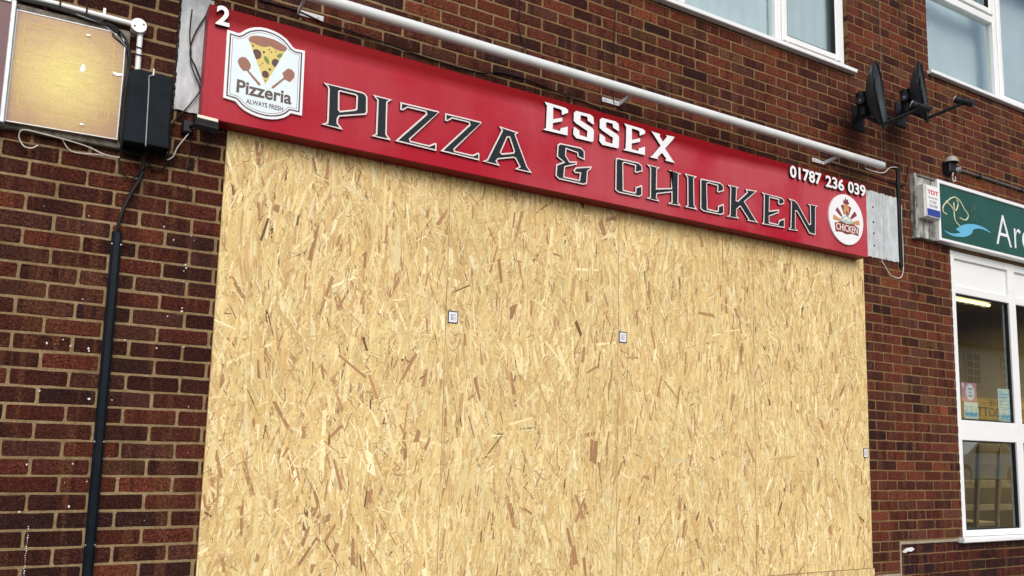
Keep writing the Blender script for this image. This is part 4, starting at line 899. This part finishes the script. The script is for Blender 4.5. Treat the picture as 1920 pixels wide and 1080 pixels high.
for x in (7.1, 7.75, 8.4): mb = MB(); mb.bbox(x, x+.018, -.036, -.0, 4.028, 4.068, .002); mb.build('saddle', M_BLACK, RC)

# ================================================================== green sign, its old fascia end and the alarm box
FE = thing('fascia_board', (6.3, 0, 3.345), 'grubby white timber end board left of the green sign', 'board')
MB().bbox(6.155, 6.45, -.04, -.001, 3.355, 3.865, .003).build('board', M_GRUBBY, FE)
MB().bbox(6.14, 6.18, -.047, -.0015, 3.345, 3.885, .003).build('end_strip', M_GRUBBY, FE)
MB().box(6.16, 6.44, -.05, -.003, 3.867, 3.885).build('lead_cap', M_TIMBER, FE)
GS = thing('shop_sign', (7.6, -.1, 3.32), 'dark green shop sign in a white frame at the right edge', 'sign')
MB().box(6.43, 10.3, -.056, -.004, 3.37, 3.86).build('panel', M_GREEN, GS)
mb = MB(); mb.bbox(6.412, 6.440, -.070, -.006, 3.357, 3.879, .004); mb.bbox(6.440, 10.3, -.069, -.006, 3.847, 3.879, .004); mb.bbox(6.440, 10.3, -.069, -.006, 3.357, 3.382, .004); mb.build('frame', M_UPVC, GS)
for l in D['dog']: MB().tube(smooth(xz(l, -.0575), 5), .0062, 6).build('dog_outline', M_LINE, GS)
MB().prism([[(p.x, p.y) for p in smooth([Vector((*q, 0)) for q in D['wave'][0]+D['wave'][0][:1]], 4)][:-1]], -.0590, -.0555).build('wave', M_WAVE, GS)
for (x, z_) in ((6.89, 3.68), (6.92, 3.63), (6.95, 3.71), (7.01, 3.65), (6.96, 3.60), (6.91, 3.72)):
    MB().tube(smooth([(x, -.0575, z_), (x+.018, -.0575, z_+.025), (x+.03, -.0575, z_+.012)], 4), .0028, 5).build('spray_mark', plain('dull_green_line', (.08, .14, .10), .5), GS)
text('lettering', 'A', .276, 7.252, 3.455, -.0562, M_SIGNWHITE, GS, .235, .002, -.012)
text('lettering', 'r', .184, 7.535, 3.458, -.0562, M_SIGNWHITE, GS, .105, .002, -.010)
text('lettering', 'c', .188, 7.66, 3.456, -.0562, M_SIGNWHITE, GS, .16, .002, -.010)
text('lettering', 'h', .28, 7.86, 3.458, -.0562, M_SIGNWHITE, GS, .16, .002, -.010)
AB = thing('alarm_box', (6.28, -.04, 3.51), 'white alarm box with red lettering and blue base beside the green sign', 'alarm box')
MB().bbox(6.178, 6.378, -.106, -.041, 3.510, 3.785, .012).build('case', plain('alarm_case', (.60, .60, .57), .5, var=.1, vscale=20), AB)
MB().prism([rrect(6.189, 6.372, 3.518, 3.778, .01)], -.110, -.1055).build('face', M_SIGNWHITE, AB)
MB().prism([rrect(6.195, 6.366, 3.523, 3.582, .008)], -.1115, -.1095).build('blue_panel', M_TDTBLUE, AB)
text('lettering', 'TDT', .036, 6.208, 3.704, -.11, M_TDTRED, AB, .142, .001, .03)
text('lettering', 'Security', .024, 6.216, 3.664, -.11, M_TEXT, AB, .125, .001, .0)
text('lettering', '01206', .024, 6.234, 3.632, -.11, M_TEXT, AB, .085, .001, .0)
text('lettering', '833388', .022, 6.226, 3.598, -.11, M_TEXT, AB, .105, .001, .0)

# ================================================================== inside the neighbouring shop
def poster(x0, x1, z0, z1, mat, label, y=.052, cat='poster'):
    t = thing('poster', ((x0+x1)/2, y, z0), label, cat); MB().box(x0, x1, y, y+.001, z0, z1).build('sheet', mat, t); return t
p = poster(6.81, 7.03, 2.065, 2.222, M_PINK, 'pink notice with a white oval on the shop window')
MB().prism([disc(6.935, 2.143, .062, .068, 24)], .0508, .0516).build('oval', M_SIGNWHITE, p)
for i, wd in enumerate((.06, .02, .05)): MB().box(6.935-wd/2, 6.935+wd/2, .0500, .0509, 2.165-.03*i, 2.176-.03*i).build('print_line', M_TEXT, p)
MB().prism([disc(6.835, 2.195, .014, .018, 12)], .0508, .0516).build('emblem', M_SIGNWHITE, p)
p = poster(6.84, 7.04, 1.92, 2.06, M_PAPER, 'pale notice under the pink one on the shop window')
MB().box(6.85, 7.03, .0505, .0515, 1.935, 1.975).build('picture', M_WAVE, p)
p = poster(7.345, 7.57-.045, 1.908, 2.20, M_PAPER, 'tall pale notice at the right of the shop window')
for i in range(5): MB().box(7.36, 7.51-.02*(i % 2), .0505, .0515, 2.15-.03*i, 2.158-.03*i).build('print_line', M_WAVE, p)
MB().box(7.355, 7.515, .0505, .0515, 1.925, 1.975).build('picture', M_WAVE, p)
CH = thing('wooden_chair', (7.95, .62, .10), 'pale wooden chair with slatted back inside the shop window', 'chair')
def bar(a, b_, w_, d): 
    a, b_ = Vector(a), Vector(b_); mb = MB(); mb.add([a+Vector((sx_*w_, sy*d, 0)) for sx_, sy in ((-1,-1),(1,-1),(1,1),(-1,1))]+[b_+Vector((sx_*w_, sy*d, 0)) for sx_, sy in ((-1,-1),(1,-1),(1,1),(-1,1))], [(0,3,2,1),(4,5,6,7),(0,1,5,4),(1,2,6,5),(2,3,7,6),(3,0,4,7)]); return mb
for x in (7.76, 8.10): bar((x+.05, .62, .1), (x+.02, .56, 1.0), .018, .018).build('leg', M_WOOD, CH); bar((x+.02, .56, 1.0), (x-.01, .48, 1.70), .020, .016).build('back_post', M_WOOD, CH)
for x in (7.80, 8.13): bar((x, 1.0, .1), (x, 1.0, .98), .018, .018).build('leg', M_WOOD, CH)
for z0, z1, yy in ((1.66, 1.73, .48), (1.53, 1.56, .50), (1.40, 1.43, .52)): MB().bbox(7.76, 8.10, yy, yy+.02, z0, z1, .004).build('slat', M_WOOD, CH)
MB().bbox(7.76, 8.17, .56, 1.02, .96, 1.0, .006).build('seat', M_WOOD, CH)
TB = thing('wooden_bench', (9.0, 1.6, .1), 'wooden counter with plank front behind the chair in the shop', 'counter')
for i, (z0, z1) in enumerate(((1.27, 1.36), (1.02, 1.09))): MB().bbox(6.8, 10.4, 1.45, 1.5, z0, z1, .004).build('plank', M_WOOD, TB)
for x in (6.9, 10.2): MB().box(x, x+.07, 1.5, 1.57, .1, 1.36).build('post', M_WOOD, TB)
FT = thing('ceiling_light', (8.6, 1.2, 3.3), 'lit fluorescent tube on the ceiling of the neighbouring shop', 'lamp')
MB().box(8.1, 9.3, 1.15, 1.25, 3.34, 3.42).build('batten', M_UPVC, FT)
MB().tube([(8.1, 1.2, 3.315), (9.3, 1.2, 3.315)], .016, 10).build('tube', M_TUBE, FT)
la = bpy.data.lights.new('tube_glow', 'AREA'); la.shape = 'RECTANGLE'; la.size = 1.2; la.size_y = .06; la.energy = 60; la.color = (1, .82, .5)
lo = bpy.data.objects.new('tube_glow', la); COL.objects.link(lo); lo.location = Vector((8.7, 1.2, 3.29))-FT.location; lo.parent = FT

# ================================================================== across the street (seen mirrored in the glass)
HS = thing('rendered_house', (39, -18, .85), 'cream rendered house with sash windows mirrored in the shop window', 'house')
MB().box(31, 49, -26, -18.0, .85, 6.95).build('wall', M_CREAM, HS)
mb = MB(); mb.add([(30.6, -17.5, 6.9), (49.4, -17.5, 6.9), (49.4, -22, 12.5), (30.6, -22, 12.5), (49.4, -26.5, 6.9), (30.6, -26.5, 6.9)], [(0,1,2,3),(3,2,4,5),(0,3,5),(1,4,2)]); mb.build('roof', M_TILE, HS)
for xc in (34.2, 37.35, 40.3, 43.4, 46.4):
    mb = MB()
    for i in range(3): mb.box(xc-.60+.575*i, xc-.55+.575*i, -17.99, -17.93, 5.15, 6.6)
    for i in range(5): mb.box(xc-.60, xc+.60, -17.985, -17.935, 5.15+.3525*i, 5.19+.3525*i)
    wn = mb.build('sash_window', M_UPVC, HS)
    MB().box(xc-.6, xc+.6, -18.02, -17.975, 5.15, 6.6).build('pane', M_DARKGL, wn)
    MB().box(xc-.7, xc+.7, -18.0, -17.88, 5.05, 5.14).build('sill', M_CREAM, wn)
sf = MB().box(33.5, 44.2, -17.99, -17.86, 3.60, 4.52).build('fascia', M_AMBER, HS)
text('lettering', 'THREE BOTTLES', .42, 41.3, 3.70, -17.855, M_BROWN, sf, 4.9, .01, .01, mirror=True)
text('lettering', '- THE -', .28, 39.9, 4.20, -17.855, M_BROWN, sf, 2.1, .01, .0, mirror=True)
for x in (34.5, 37.0, 39.5, 42.0): MB().box(x, x+1.9, -17.99, -17.9, 1.2, 3.3).build('shop_pane', M_DARKGL, HS)
# parked car
CR = thing('parked_car', (26.5, -12.0, .85), 'pale silver car mirrored in the lower shop window', 'car')
prof = [(-2.05, .32), (-2.1, .62), (-1.95, .86), (-1.15, .98), (-.45, 1.42), (.75, 1.44), (1.55, 1.02), (2.05, .95), (2.12, .5), (2.05, .30)]
prof = [(x+26.5, z_+.85) for x, z_ in prof]
MB().prism([prof[::-1]], -12.85, -11.15, True).build('body', M_CARP, CR)
for yy in (-11.145, -12.86):
    MB().prism([[(26.5-.95, 1.86), (26.5+1.35, 1.86), (26.5+.68, 2.22), (26.5-.42, 2.22)]], yy, yy+.008).build('side_window', M_DARKGL, CR)
    for dx in (-1.35, 1.3):
        wh = MB(); vs = []; cyl = [(26.5+dx+.33*math.cos(t), yy, 1.18+.33*math.sin(t)) for t in [2*math.pi*i/20 for i in range(20)]]
        wh.prism([[(c_[0], c_[2]) for c_ in cyl]], yy-.02, yy+.06, True); wo = wh.build('wheel', M_TYRE, CR)
        MB().prism([disc(26.5+dx, 1.18, .2, .2, 18)], yy-.03, yy+.075, True).build('rim', M_ALU, wo)
print('objects', len(bpy.data.objects), 'tris', sum(len(o.data.loop_triangles) if not o.data.calc_loop_triangles() else 0 for o in bpy.data.objects if o.type == 'MESH'))
